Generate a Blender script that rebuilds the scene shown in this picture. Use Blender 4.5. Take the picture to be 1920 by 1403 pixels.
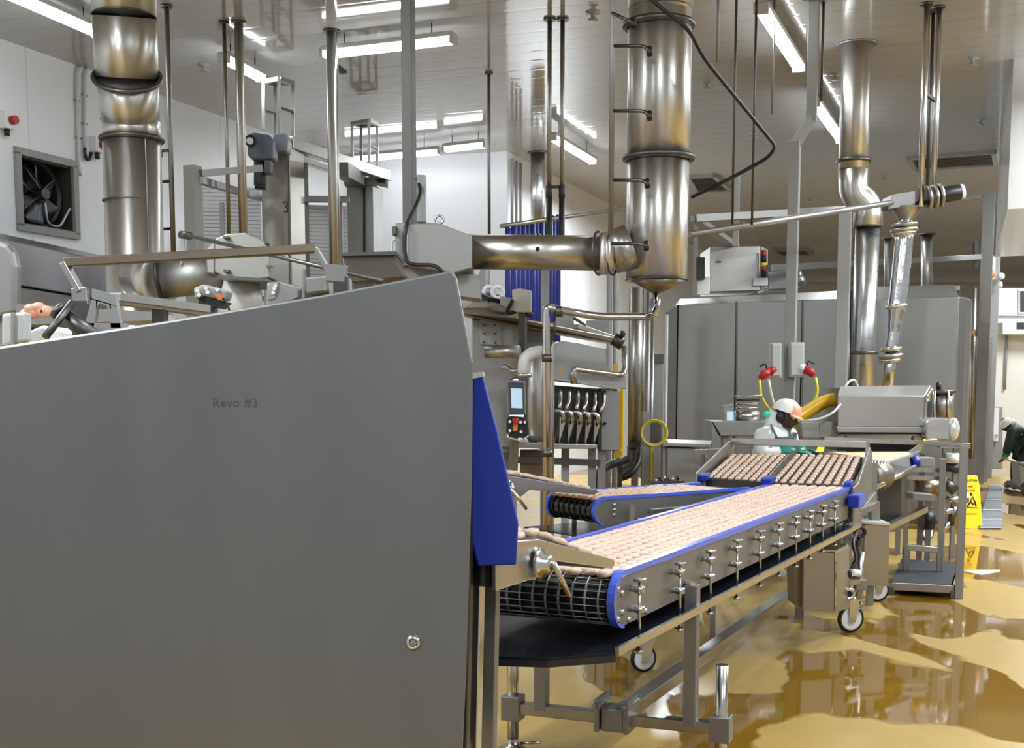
import bpy, math, random
from mathutils import Vector, Matrix
random.seed(7)
for o in list(bpy.data.objects): bpy.data.objects.remove(o)
SC = bpy.context.scene
C = SC.collection
# ---------------------------------------------------------------- camera
F = 2300.0; PITCH = math.radians(5.97); CY = 960.0; EYE = 1.63
cd = bpy.data.cameras.new('camera'); cam = bpy.data.objects.new('camera', cd); C.objects.link(cam)
cd.sensor_fit = 'HORIZONTAL'; cd.sensor_width = 36; cd.lens = F/1920*36
cd.shift_y = (CY-701.5)/1920; cd.clip_start = .05; cd.clip_end = 200
cam.location = (0, 0, EYE); cam.rotation_euler = (math.pi/2-PITCH, 0, 0)
SC.camera = cam
# ---------------------------------------------------------------- world, exposure
SC.view_settings.view_transform = 'Standard'; SC.view_settings.look = 'None'
SC.view_settings.gamma = 1; SC.view_settings.use_curve_mapping = False
SC.view_settings.exposure = 0.66
w = bpy.data.worlds.new('hall'); SC.world = w; w.use_nodes = True
w.node_tree.nodes['Background'].inputs[0].default_value = (.585, .605, .62, 1)
w.node_tree.nodes['Background'].inputs[1].default_value = .5
CEIL = 5.2
TUBE_Z = 5.02
# ---------------------------------------------------------------- unseen fill lamps, added near ceiling height to brighten the hall
TH = math.radians(20.06)
AX = Vector((math.sin(TH), math.cos(TH), 0)); CR = Vector((math.cos(TH), -math.sin(TH), 0)); Z = Vector((0, 0, 1))
def fill_lamp(x, y, power, turn=0, z=TUBE_Z, size=(1.6, .16), col=(.88, .95, 1)):
    l = bpy.data.lights.new('room_light', 'AREA'); l.shape = 'RECTANGLE'; l.size, l.size_y = size; l.energy = power; l.color = col  # added fill light without a fixture, unlike the tube lights below
    o = bpy.data.objects.new('room_light', l); C.objects.link(o); o.location = (x, y, z-.25); o.rotation_euler = (0, 0, turn)
    if x == 2.4: return  # fill added behind the central duct to brighten the side wall; no upward twin
    u = l.copy(); u.energy = power*.45; o = bpy.data.objects.new('room_light', u); C.objects.link(o); o.location = (x, y, z-.23); o.rotation_euler = (math.pi, 0, turn)  # added upward fill that brightens the ceiling
for x, y, p in ((-3.5, 5.5, 130), (0.6, 4.0, 60), (4.2, 4.6, 95), (-3.2, 0.5, 130), (1.5, -1.5, 120), (6.0, 0, 120), (7.5, 9.5, 150), (-6.0, 3.0, 110), (9.0, 11, 170), (11.8, 24, 170), (15, 33, 170), (2.4, 20.5, 300), (5.5, 10.0, 120), (6.6, 13.5, 130), (9.5, 19.5, 160)):
    fill_lamp(x, y, p, math.pi/2-TH)
# ---------------------------------------------------------------- pixel rays: a photo pixel at a real distance or height
def ray(px, py):
    x = (px-960)/F; y = -(py-CY)/F; s, c = math.sin(PITCH), math.cos(PITCH)
    return Vector((x, y*s+c, y*c-s))
E = Vector((0, 0, EYE))
def P(px, py, Y):
    d = ray(px, py); return E+d*(Y/d.y)
def G(px, py, z):
    d = ray(px, py); return E+d*((z-EYE)/d.z)
def onplane(px, py, p0, n):
    d = ray(px, py); return E+d*((p0-E).dot(n)/d.dot(n))
def S(Y): return Y/F
# ---------------------------------------------------------------- mesh builder
def frame(d, up=Z):
    d = d.normalized()
    if abs(d.dot(up)) > .98: up = Vector((0, 1, 0))
    r = d.cross(up).normalized(); return d, r, r.cross(d).normalized()
def fillet(pts, r, n=5):
    out = [Vector(pts[0])]
    for i in range(1, len(pts)-1):
        p, a, b = Vector(pts[i]), Vector(pts[i-1]), Vector(pts[i+1])
        da, db = (a-p), (b-p); k = min(r, da.length*.48, db.length*.48)
        s, e = p+da.normalized()*k, p+db.normalized()*k
        for j in range(n+1):
            t = j/n; out.append(s*(1-t)**2+p*2*t*(1-t)+e*t*t)
    out.append(Vector(pts[-1])); return out
class M:
    def __init__(s): s.v = []; s.f = []; s.s = []
    def add(s, vs, fs, sm=False):
        k = len(s.v); s.v += [Vector(q) for q in vs]
        for f in fs:
            s.f.append([k+i for i in f]); s.s.append(sm)
        return s
    def box(s, c, size, R=None):
        c = Vector(c); hx, hy, hz = [q/2 for q in size]
        vs = [Vector((x, y, z)) for x in (-hx, hx) for y in (-hy, hy) for z in (-hz, hz)]
        if R is not None: vs = [R @ q for q in vs]
        return s.add([c+q for q in vs], [(0, 1, 3, 2), (4, 6, 7, 5), (0, 4, 5, 1), (2, 3, 7, 6), (0, 2, 6, 4), (1, 5, 7, 3)])
    def obox(s, o, a, b, c):   # corner o and three edge vectors
        o, a, b, c = map(Vector, (o, a, b, c))
        return s.add([o, o+c, o+b, o+b+c, o+a, o+a+c, o+a+b, o+a+b+c], [(0, 1, 3, 2), (4, 6, 7, 5), (0, 4, 5, 1), (2, 3, 7, 6), (0, 2, 6, 4), (1, 5, 7, 3)])
    def bar(s, a, b, w, h=None, up=Z):
        h = h or w; a, b = Vector(a), Vector(b); d, r, u = frame(b-a, up); r, u = r*w/2, u*h/2
        return s.add([a-r-u, a+r-u, a+r+u, a-r+u, b-r-u, b+r-u, b+r+u, b-r+u], [(0, 1, 2, 3), (4, 7, 6, 5), (0, 4, 5, 1), (1, 5, 6, 2), (2, 6, 7, 3), (3, 7, 4, 0)])
    def tube(s, pts, r, n=14, caps=True):
        pts = [Vector(p) for p in pts]; rs = r if isinstance(r, (list, tuple)) else [r]*len(pts)
        d, x, y = frame(pts[1]-pts[0]); vs = []; fs = []
        for i, p in enumerate(pts):
            if i == 0: t = pts[1]-pts[0]
            elif i == len(pts)-1: t = pts[-1]-pts[-2]
            else: t = (pts[i+1]-p).normalized()+(p-pts[i-1]).normalized()
            if t.length < 1e-9: t = d
            t.normalize(); x = (x-t*x.dot(t)).normalized(); y = t.cross(x)
            for j in range(n):
                a = 2*math.pi*j/n; vs.append(p+(x*math.cos(a)+y*math.sin(a))*rs[i])
        for i in range(len(pts)-1):
            for j in range(n):
                k = (j+1) % n; fs.append((i*n+j, i*n+k, i*n+n+k, i*n+n+j))
        s.add(vs, fs, True)
        if caps:
            k = len(s.v)-len(vs)
            s.f.append([k+j for j in range(n)][::-1]); s.s.append(False)
            s.f.append([k+len(vs)-n+j for j in range(n)]); s.s.append(False)
        return s
    def cyl(s, a, b, r, n=18): return s.tube([a, b], r, n)
    def ring(s, c, ax, R, r, n=32, m=8, sx=1):
        c = Vector(c); d, x, y = frame(Vector(ax)); vs = []; fs = []
        for i in range(n):
            a = 2*math.pi*i/n; e = x*math.cos(a)+y*math.sin(a)
            for j in range(m):
                b = 2*math.pi*j/m; vs.append(c+e*(R+r*math.cos(b))+d*(r*sx*math.sin(b)))
        for i in range(n):
            for j in range(m):
                fs.append((i*m+j, i*m+(j+1) % m, ((i+1) % n)*m+(j+1) % m, ((i+1) % n)*m+j))
        return s.add(vs, fs, True)
    def lathe(s, c, ax, prof, n=28, sm=True):
        c = Vector(c); d, x, y = frame(Vector(ax)); vs = []; fs = []
        for r, h in prof:
            for i in range(n):
                a = 2*math.pi*i/n; vs.append(c+d*h+(x*math.cos(a)+y*math.sin(a))*max(r, 1e-4))
        for k in range(len(prof)-1):
            for i in range(n):
                j = (i+1) % n; fs.append((k*n+i, k*n+j, k*n+n+j, k*n+n+i))
        return s.add(vs, fs, sm)
    def sph(s, c, r, R=None, nu=16, nv=10):
        c = Vector(c); r = (r, r, r) if not isinstance(r, (tuple, list)) else r; vs = []; fs = []
        for i in range(nv+1):
            t = math.pi*i/nv
            for j in range(nu):
                a = 2*math.pi*j/nu; q = Vector((r[0]*math.sin(t)*math.cos(a), r[1]*math.sin(t)*math.sin(a), r[2]*math.cos(t)))
                vs.append(c+(R @ q if R is not None else q))
        for i in range(nv):
            for j in range(nu):
                k = (j+1) % nu; fs.append((i*nu+j, i*nu+nu+j, i*nu+nu+k, i*nu+k))
        return s.add(vs, fs, True)
    def prism(s, pts, ext):
        pts = [Vector(p) for p in pts]; e = Vector(ext); n = len(pts)
        s.add(pts+[p+e for p in pts], [tuple(range(n)), tuple(range(2*n-1, n-1, -1))]+[(i, i+n, (i+1) % n+n, (i+1) % n) for i in range(n)])
        return s
    def pix(s, px, Y, depth):   # outline seen in the photo, standing at distance Y, given a real thickness
        return s.prism([P(x, y, Y) for x, y in px], (0, depth, 0))
    def post(s, px, pyr, Y, y0, y1, w, d=None, rnd=False, n=14):  # upright from pixel row y0 to y1, width w in m
        b = P(px, pyr, Y); z0, z1 = P(px, y0, Y).z, P(px, y1, Y).z
        a, e = Vector((b.x, b.y, z0)), Vector((b.x, b.y, z1))
        return s.cyl(a, e, w/2, n) if rnd else s.bar(a, e, w, d or w, CR)
    def grid(s, rows, sm=True):
        n = len(rows[0]); return s.add([q for r in rows for q in r], [(i*n+j, i*n+j+1, i*n+n+j+1, i*n+n+j) for i in range(len(rows)-1) for j in range(n-1)], sm)
def make(name, m, mat, parent=None, bevel=0, sub=0):
    me = bpy.data.meshes.new(name); me.from_pydata([tuple(q) for q in m.v], [], m.f)
    me.polygons.foreach_set('use_smooth', m.s); me.materials.append(mat)
    import bmesh
    b = bmesh.new(); b.from_mesh(me); bmesh.ops.recalc_face_normals(b, faces=b.faces); b.to_mesh(me); b.free(); me.update()
    o = bpy.data.objects.new(name, me); C.objects.link(o)
    if parent is not None: o.parent = parent
    if bevel:
        q = o.modifiers.new('edge', 'BEVEL'); q.width = bevel; q.segments = 2; q.limit_method = 'ANGLE'; q.angle_limit = .7
    return o
def thing(name, label, cat, group=None):
    o = bpy.data.objects.new(name, None); C.objects.link(o); o.empty_display_size = .1
    o['label'] = label; o['category'] = cat
    if group: o['group'] = group
    return o
def single(name, m, mat, label, cat, group=None, bevel=0):
    o = make(name, m, mat, None, bevel); o['label'] = label; o['category'] = cat
    if group: o['group'] = group
    return o
def struct(name, m, mat, bevel=0):
    o = make(name, m, mat, None, bevel); o['kind'] = 'structure'; return o
def kids(o):
    out = []
    for c in o.children: out.append(c); out += kids(c)
    return out
def settle(o):      # put a thing's origin at its base
    if o.get('settled'): return o
    ms = [x for x in [o]+kids(o) if x.type == 'MESH']
    vs = [v.co for x in ms for v in x.data.vertices]
    if not vs: return o
    lo = [min(v[i] for v in vs) for i in range(3)]; hi = [max(v[i] for v in vs) for i in range(3)]
    b = Vector(((lo[0]+hi[0])/2, (lo[1]+hi[1])/2, lo[2]))
    for x in {x.data.name: x for x in ms}.values(): x.data.transform(Matrix.Translation(-b))
    o.location = b; o['settled'] = 1
    return o
def dup(o, loc=None, rz=0, label=None, name=None):
    c = o.copy(); C.objects.link(c)
    if loc is not None: c.location = loc
    if rz: c.rotation_euler = (0, 0, rz)
    if label: c['label'] = label
    def rec(a, b):
        for k in list(a.children):
            q = k.copy(); C.objects.link(q); q.parent = b; rec(k, q)
    rec(o, c)
    return c
# ---------------------------------------------------------------- materials
def lin(r, g, b):
    f = lambda u: (u/255/12.92) if u/255 <= .04045 else ((u/255+.055)/1.055)**2.4
    return (f(r), f(g), f(b), 1)
def mat(name, col, rough=.5, metal=0, noise=0, scale=6, rvar=0, stretch=None, bump=0, emit=0, spec=None, coat=0, alpha=None):
    m = bpy.data.materials.new(name); m.use_nodes = True; nt = m.node_tree; b = nt.nodes['Principled BSDF']
    b.inputs['Base Color'].default_value = col; b.inputs['Roughness'].default_value = rough; b.inputs['Metallic'].default_value = metal
    if spec is not None: b.inputs['Specular IOR Level'].default_value = spec
    if coat: b.inputs['Coat Weight'].default_value = coat; b.inputs['Coat Roughness'].default_value = .1
    if emit:
        b.inputs['Emission Color'].default_value = col; b.inputs['Emission Strength'].default_value = emit
    if noise or rvar or bump:
        tc = nt.nodes.new('ShaderNodeTexCoord'); mp = nt.nodes.new('ShaderNodeMapping'); nt.links.new(tc.outputs['Object'], mp.inputs[0])
        if stretch: mp.inputs['Scale'].default_value = stretch
        n = nt.nodes.new('ShaderNodeTexNoise'); n.inputs['Scale'].default_value = scale; n.inputs['Detail'].default_value = 5
        nt.links.new(mp.outputs[0], n.inputs['Vector'])
        if noise:
            mx = nt.nodes.new('ShaderNodeMix'); mx.data_type = 'RGBA'
            mx.inputs['A'].default_value = tuple(c*(1-noise) for c in col[:3])+(1,); mx.inputs['B'].default_value = tuple(min(1, c*(1+noise)) for c in col[:3])+(1,)
            nt.links.new(n.outputs['Fac'], mx.inputs['Factor']); nt.links.new(mx.outputs['Result'], b.inputs['Base Color'])
        if rvar:
            mr = nt.nodes.new('ShaderNodeMapRange'); mr.inputs['To Min'].default_value = max(.03, rough-rvar); mr.inputs['To Max'].default_value = rough+rvar
            nt.links.new(n.outputs['Fac'], mr.inputs['Value']); nt.links.new(mr.outputs[0], b.inputs['Roughness'])
        if bump:
            bp = nt.nodes.new('ShaderNodeBump'); bp.inputs['Strength'].default_value = bump; bp.inputs['Distance'].default_value = .02
            nt.links.new(n.outputs['Fac'], bp.inputs['Height']); nt.links.new(bp.outputs[0], b.inputs['Normal'])
    return m
STEEL = mat('brushed_steel', (.42, .41, .385, 1), .36, 1, .10, 3, .08, (1, 1, 14))
STEELH = mat('satin_steel', (.47, .46, .44, 1), .30, 1, .08, 2, .07, (14, 1, 1))
PANEL = mat('panel_steel', (.215, .215, .212, 1), .46, 1, .06, 2.2, .05, (3, 3, .6))
DULL = mat('dull_steel', (.31, .307, .297, 1), .50, 1, .12, 4, .08)
SHINY = mat('polished_steel', (.60, .59, .56, 1), .25, 1, .03, 3)
DUCT = mat('duct_steel', (.60, .59, .56, 1), .34, 1, .03, 2)
def brushed(m, a):
    nt = m.node_tree; b = nt.nodes['Principled BSDF']; tg = nt.nodes.new('ShaderNodeTangent'); tg.direction_type = 'RADIAL'; tg.axis = 'Z'
    b.inputs['Anisotropic'].default_value = a; b.inputs['Anisotropic Rotation'].default_value = .25; nt.links.new(tg.outputs[0], b.inputs['Tangent'])
brushed(DUCT, .8)
GALV = mat('galvanised_duct', (.50, .51, .52, 1), .30, 1, .12, 3, .1, (1, 1, 4))
DARKST = mat('dark_steel', (.12, .118, .112, 1), .42, 1, .15, 5)
BROWNST = mat('warm_steel', (.25, .205, .15, 1), .35, 1, .12, 3, .08)
GREYP = mat('grey_paint', lin(146, 147, 145), .42, 0, .04, 3)
LGREY = mat('light_grey_plastic', lin(196, 197, 194), .4)
MOTOR = mat('blue_grey_motor_paint', lin(92, 99, 112), .4, 0, .06, 6)
BLACK = mat('black_rubber', lin(24, 24, 26), .45)
BLACKG = mat('black_tray', lin(22, 24, 32), .22, 0, .2, 4, .1)
DARK = mat('dark_grey', lin(48, 48, 48), .5)
WHITE = mat('white_plastic', lin(232, 234, 236), .35)
BLUE = mat('blue_plastic', lin(14, 42, 150), .38, 0, .05, 3)
BLUEB = mat('bright_blue_rail', lin(78, 100, 208), .25)
CURT = mat('blue_strip_curtain', lin(14, 28, 140), .6, 0, .15, 6)
YELLOW = mat('yellow_plastic', lin(246, 205, 20), .4)
YCABLE = mat('yellow_cable', lin(222, 205, 60), .45)
HOSEY = mat('amber_hose', lin(205, 160, 30), .3)
RED = mat('red_plastic', lin(178, 32, 28), .4)
GREEN = mat('green_glove', lin(14, 122, 104), .45)
ORANGE = mat('orange_plastic', lin(225, 120, 50), .4)
GLOW = mat('tube_glow', (.92, .97, 1, 1), .4, emit=16)
SCREEN = mat('screen_glow', lin(150, 170, 185), .2, emit=.7)
MEAT = mat('raw_patty', lin(207, 178, 158), .45, 0, .12, 40, bump=.25)
CRUMB = mat('breaded_patty', lin(222, 190, 145), .6, 0, .14, 60, bump=.3)
RED_MEAT = mat('meat_trim', lin(205, 150, 120), .5, 0, .2, 20, bump=.3)
# ---------------------------------------------------------------- room shell
def ribbed(name, col, rough, period, strength, ax=True, spec=.5, line=.0):
    m = mat(name, col, rough, spec=spec); nt = m.node_tree; b = nt.nodes['Principled BSDF']
    tc = nt.nodes.new('ShaderNodeTexCoord'); mp = nt.nodes.new('ShaderNodeMapping'); nt.links.new(tc.outputs['Object'], mp.inputs[0])
    if ax: mp.inputs['Rotation'].default_value = (0, 0, -(math.pi/2-TH))
    else: mp.inputs['Rotation'].default_value = (0, math.pi/2, 0)
    sx = nt.nodes.new('ShaderNodeSeparateXYZ'); nt.links.new(mp.outputs[0], sx.inputs[0])
    pp = nt.nodes.new('ShaderNodeMath'); pp.operation = 'PINGPONG'; pp.inputs[1].default_value = period/2; nt.links.new(sx.outputs['X'], pp.inputs[0])
    mr = nt.nodes.new('ShaderNodeMapRange'); mr.interpolation_type = 'SMOOTHSTEP'; mr.inputs['From Max'].default_value = period*.14; nt.links.new(pp.outputs[0], mr.inputs['Value'])
    n = nt.nodes.new('ShaderNodeTexNoise'); n.inputs['Scale'].default_value = .9; n.inputs['Detail'].default_value = 2; nt.links.new(tc.outputs['Object'], n.inputs['Vector'])
    ad = nt.nodes.new('ShaderNodeMath'); ad.operation = 'MULTIPLY_ADD'; ad.inputs[1].default_value = .8
    nt.links.new(n.outputs['Fac'], ad.inputs[0]); nt.links.new(mr.outputs[0], ad.inputs[2])
    bp = nt.nodes.new('ShaderNodeBump'); bp.inputs['Strength'].default_value = strength; bp.inputs['Distance'].default_value = .012
    nt.links.new(ad.outputs[0], bp.inputs['Height']); nt.links.new(bp.outputs[0], b.inputs['Normal'])
    mx = nt.nodes.new('ShaderNodeMix'); mx.data_type = 'RGBA'; mx.inputs['A'].default_value = tuple(c*(1-line) for c in col[:3])+(1,); mx.inputs['B'].default_value = col
    nt.links.new(mr.outputs[0], mx.inputs['Factor']); nt.links.new(mx.outputs['Result'], b.inputs['Base Color'])
    return m
CEILM = ribbed('gloss_ceiling_panel', (.40, .40, .395, 1), .075, .36, .07, spec=1.0, line=.09)
FARM = ribbed('ribbed_wall_panel', (.62, .60, .55, 1), .4, .5, .3, ax=False, line=.3)
WALLM = mat('white_wall_panel', (.81, .835, .87, 1), .32)
def seams(m, p0, d, period):   # fine vertical joints of the wall panels
    nt = m.node_tree; b = nt.nodes['Principled BSDF']; col = b.inputs['Base Color'].default_value[:]
    tc = nt.nodes.new('ShaderNodeTexCoord'); dt = nt.nodes.new('ShaderNodeVectorMath'); dt.operation = 'DOT_PRODUCT'; dt.inputs[1].default_value = d
    nt.links.new(tc.outputs['Object'], dt.inputs[0])
    pp = nt.nodes.new('ShaderNodeMath'); pp.operation = 'PINGPONG'; pp.inputs[1].default_value = period/2; nt.links.new(dt.outputs['Value'], pp.inputs[0])
    mr = nt.nodes.new('ShaderNodeMapRange'); mr.inputs['From Max'].default_value = .018; nt.links.new(pp.outputs[0], mr.inputs['Value'])
    mx = nt.nodes.new('ShaderNodeMix'); mx.data_type = 'RGBA'; mx.inputs['A'].default_value = tuple(c*.8 for c in col[:3])+(1,); mx.inputs['B'].default_value = col
    nt.links.new(mr.outputs[0], mx.inputs['Factor']); nt.links.new(mx.outputs['Result'], b.inputs['Base Color'])
W0, W1, W2 = G(0, 72, CEIL), G(648, 300, CEIL), G(950, 284, CEIL)
W3 = G(1180, 400, CEIL)
wl = (W1-W0).normalized(); wn = Vector((wl.y, -wl.x, 0))      # wall direction, normal into the room
seams(WALLM, W0, wl, 1.2)
FLOORM = mat('ochre_resin_floor', lin(160, 128, 60), .4)
def floor_nodes():
    m = FLOORM; nt = m.node_tree; b = nt.nodes['Principled BSDF']; L = nt.links
    tc = nt.nodes.new('ShaderNodeTexCoord')
    n = nt.nodes.new('ShaderNodeTexNoise'); n.inputs['Scale'].default_value = .62; n.inputs['Detail'].default_value = 4; n.inputs['Roughness'].default_value = .42; n.inputs['Distortion'].default_value = .5
    mp = nt.nodes.new('ShaderNodeMapping'); mp.inputs['Rotation'].default_value = (0, 0, .45); mp.inputs['Scale'].default_value = (1.5, .8, 1); mp.inputs['Location'].default_value = (3.1, 1.7, 0)
    L.new(tc.outputs['Object'], mp.inputs[0]); L.new(mp.outputs[0], n.inputs['Vector'])
    wet = nt.nodes.new('ShaderNodeMapRange'); wet.inputs['From Min'].default_value = .515; wet.inputs['From Max'].default_value = .53; L.new(n.outputs['Fac'], wet.inputs['Value'])
    n2 = nt.nodes.new('ShaderNodeTexNoise'); n2.inputs['Scale'].default_value = 5; n2.inputs['Detail'].default_value = 6; L.new(tc.outputs['Object'], n2.inputs['Vector'])
    a = nt.nodes.new('ShaderNodeMix'); a.data_type = 'RGBA'; a.inputs['A'].default_value = lin(166, 134, 68); a.inputs['B'].default_value = lin(190, 160, 94); L.new(n2.outputs['Fac'], a.inputs['Factor'])
    k = nt.nodes.new('ShaderNodeMix'); k.data_type = 'RGBA'; k.inputs['B'].default_value = lin(126, 92, 20); L.new(a.outputs['Result'], k.inputs['A']); L.new(wet.outputs[0], k.inputs['Factor'])
    L.new(k.outputs['Result'], b.inputs['Base Color'])
    r = nt.nodes.new('ShaderNodeMapRange'); r.inputs['To Min'].default_value = .30; r.inputs['To Max'].default_value = .045; L.new(wet.outputs[0], r.inputs['Value']); L.new(r.outputs[0], b.inputs['Roughness'])
    bp = nt.nodes.new('ShaderNodeBump'); bp.inputs['Strength'].default_value = .12; bp.inputs['Distance'].default_value = .01
    mu = nt.nodes.new('ShaderNodeMath'); mu.operation = 'MULTIPLY'; iv = nt.nodes.new('ShaderNodeMath'); iv.operation = 'SUBTRACT'; iv.inputs[0].default_value = 1.1
    L.new(wet.outputs[0], iv.inputs[1]); L.new(iv.outputs[0], mu.inputs[0]); L.new(n2.outputs['Fac'], mu.inputs[1]); L.new(mu.outputs[0], bp.inputs['Height']); L.new(bp.outputs[0], b.inputs['Normal'])
floor_nodes()
struct('floor', M().box((4, 22.75, -.1), (50, 42.5, .2)), FLOORM)
struct('ceiling', M().box((4, 18, CEIL+.1), (50, 52, .2)), CEILM)
# left wall with the fan opening
def ws(px, py):
    q = onplane(px, py, W0, wn); return (q-W0).dot(wl), q.z
fs = [ws(33, 283), ws(137, 312), ws(140, 440), ws(35, 425)]
s0, s1 = (fs[0][0]+fs[3][0])/2, (fs[1][0]+fs[2][0])/2; z1 = (fs[0][1]+fs[1][1])/2; z0 = (fs[2][1]+fs[3][1])/2
def wp(s, z, d=0): return W0+wl*s+wn*d+Z*(z-CEIL)
sA, sB = -16.0, (W1-W0).dot(wl)
m = M(); T = -wn*.2
for a, b, c, d in ((sA, s0, 0, CEIL), (s1, sB, 0, CEIL), (s0, s1, 0, z0), (s0, s1, z1, CEIL)):
    m.obox(wp(a, c), wl*(b-a), Z*(d-c), T)
struct('wall_left', m, WALLM)
WB = mat('white_back_wall', (.78, .80, .84, 1), .3)
bd = (W2-W1); struct('wall_back', M().obox(Vector((W1.x, W1.y, 0)), bd, Z*CEIL, Vector((-bd.y, bd.x, 0)).normalized()*.2), WB)
sd = (W3-W2).normalized(); WS = mat('white_side_wall', (.79, .80, .82, 1), .3); seams(WS, W2, sd, 1.2)
struct('wall_side', M().obox(Vector((W2.x, W2.y, 0)), sd*26, Z*CEIL, Vector((-sd.y, sd.x, 0))*.2), WS)
struct('wall_far', M().box((14, 42.1, CEIL/2), (34, .2, CEIL)), FARM)
# lower wall and soffit on the far right
r0 = P(1862, 540, 27)
struct('wall_right', M().box((r0.x+4, 27.1, r0.z/2), (8, .2, r0.z)), mat('cream_wall', (.74, .72, .66, 1), .45))
b0 = P(1870, 592, 26.9); b1 = P(1870, 542, 26.9)
struct('trim_1', M().box((b0.x+4, 26.95, (b0.z+b1.z)/2), (8, .08, b1.z-b0.z)), WB)
# white ceiling bulkhead, upper right
q = P(1889, 392, 14); 
struct('wall_bulkhead', M().obox(Vector((q.x, q.y, q.z)), AX*5.5, CR*4, Z*(CEIL-q.z)), mat('white_bulkhead', (.5, .5, .49, 1), .18, spec=.8))
# ---------------------------------------------------------------- tube lights
def room_light(a, b, label, hang=.27):
    t = thing('room_light', label, 'ceiling light', 'fluorescent tube lights under the ceiling')
    d = (b-a).normalized(); r = d.cross(Z).normalized()
    make('tray', M().bar(a-d*.03+Z*.045, b+d*.03+Z*.045, .13, .05), LGREY, t, .008)
    sect = [(-.06, .02), (-.055, -.02), (-.03, -.045), (0, -.052), (.03, -.045), (.055, -.02), (.06, .02)]
    make('diffuser', M().prism([a+r*x+Z*z for x, z in sect], b-a), GLOW, t)
    for e, k in ((a, -1), (b, 1)):
        make('end_cap', M().bar(e+d*k*.005, e+d*k*.05, .14, .10), LGREY, t, .01)
    for f in (.15, .85):
        q = a+(b-a)*f+Z*.07; make('suspension_wire', M().cyl(q, Vector((q.x, q.y, CEIL)), .006, 6), DARK, t)
    return t
LT = [((8, -16), (181, 60), 'tube light at the far left, running up out of the picture behind the left duct'),
      ((422, 110), (488, 145), 'short looking tube light seen through the two thin ceiling posts'),
      ((612, 101), (846, 74), 'long bright tube light crossed by the dark square ceiling post'),
      ((652, 299), (822, 284), 'tube light low over the back wall behind the lattice tower'),
      ((838, 279), (908, 271), 'small tube light over the back wall, just right of the dark square post'),
      ((1036, 258), (1110, 302), 'slanting tube light beside the twin pipes left of the big central duct'),
      ((1428, 18), (1497, 126), 'bright slanting tube light at the top of the picture, left of the cranked post'),
      ((1528, 194), (1576, 262), 'slanting tube light between the cranked post and the galvanised duct')]
for a, b, l in LT: room_light(G(*a, TUBE_Z), G(*b, TUBE_Z), l)
# ---------------------------------------------------------------- ceiling vents, sprinklers
def vent(pts, label):
    q = [G(x, y, CEIL-.03) for x, y in pts]; t = thing('ceiling_vent', label, 'ceiling vent', 'dark ceiling vents')
    c = sum(q, Vector())/4
    m = M()
    for i in range(4): m.bar(q[i], q[(i+1) % 4], .08, .06)
    make('frame', m, GREYP, t); make('backing', M().prism([c+(p-c)*.97 for p in q], (0, 0, .02)), BLACK, t)
    m = M(); n = 9
    for i in range(1, n):
        f = i/n; m.bar(q[0]*(1-f)+q[3]*f, q[1]*(1-f)+q[2]*f, .05, .012)
    make('louvre', m, DARKST, t)
vent([(1290, 332), (1338, 329), (1371, 357), (1306, 358)], 'square dark ceiling vent right of the big central duct')
vent([(1704, 297), (1864, 285), (1868, 309), (1716, 318)], 'long dark ceiling vent behind the bundle of thin posts, upper right')
vent([(1452, 470), (1512, 468), (1524, 477), (1465, 479)], 'small grey ceiling vent above the stainless enclosure roof')
for x, y, l in ((1823, 118, 'sprinkler head on the ceiling, right of the thin post bundle'), (1837, 231, 'sprinkler head above the long ceiling vent'), (1413, 254, 'sprinkler head on the ceiling near the bent cable'),
             (1566, 146, 'sprinkler head beside the top flange of the galvanised duct'), (1657, 334, 'sprinkler head right of the galvanised elbow'), (383, 130, 'sprinkler head on the ceiling right of the left duct'),
             (1326, 162, 'sprinkler head right of the big central duct'), (1112, 33, 'sprinkler head left of the big central duct near the picture top'), (1518, 375, 'sprinkler head between the cranked post and the galvanised elbow')):
    c = G(x, y, CEIL-.05)
    single('sprinkler_head', M().lathe(Vector((c.x, c.y, CEIL)), -Z, [(.07, 0), (.07, .012), (.025, .02), (.02, .06), (.05, .065), (.05, .075), (0, .078)], 16), GREYP, l, 'sprinkler', 'ceiling sprinkler heads')
# ---------------------------------------------------------------- exhaust fan in the left wall
t = thing('exhaust_fan', 'square wall fan in a grey frame with dark blades on the left wall', 'fan')
o3 = lambda s, z, d: wp(s, z, d)
m = M()
for a, b, c, d in ((s0-.05, s1+.05, z0-.05, z0+.03), (s0-.05, s1+.05, z1-.03, z1+.05), (s0-.05, s0+.03, z0, z1), (s1-.03, s1+.05, z0, z1)):
    m.obox(wp(a, c, -.02), wl*(b-a), Z*(d-c), wn*.06)
make('frame', m, GREYP, t, .005)
m = M(); dp = .30; g = .03
m.obox(wp(s0+g, z0+g, -dp), wl*(s1-s0-2*g), Z*(z1-z0-2*g), -wn*.02)
m.obox(wp(s0+g, z0+g, -dp), wl*.015, Z*(z1-z0-2*g), wn*dp); m.obox(wp(s1-g-.015, z0+g, -dp), wl*.015, Z*(z1-z0-2*g), wn*dp)
m.obox(wp(s0+g, z0+g, -dp), wl*(s1-s0-2*g), Z*.015, wn*dp); m.obox(wp(s0+g, z1-g-.015, -dp), wl*(s1-s0-2*g), Z*.015, wn*dp)
make('housing', m, mat('dark_mottled_steel', (.10, .095, .085, 1), .5, .6, .3, 3), t)  # dark inner walls, mottled by noise
cs, cz = s0+(s1-s0)*.44, (z0+z1)/2; R = (z1-z0)*.42; cc = wp(cs, cz, -.13)
m = M().lathe(wp(cs, cz, -.28), wn, [(R, 0), (R*1.02, .1), (R*1.06, .22), (R*1.06, .2), (R, .1)], 36); make('shroud', m, mat('black_shroud', (.02, .02, .022, 1), .35), t)
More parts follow.
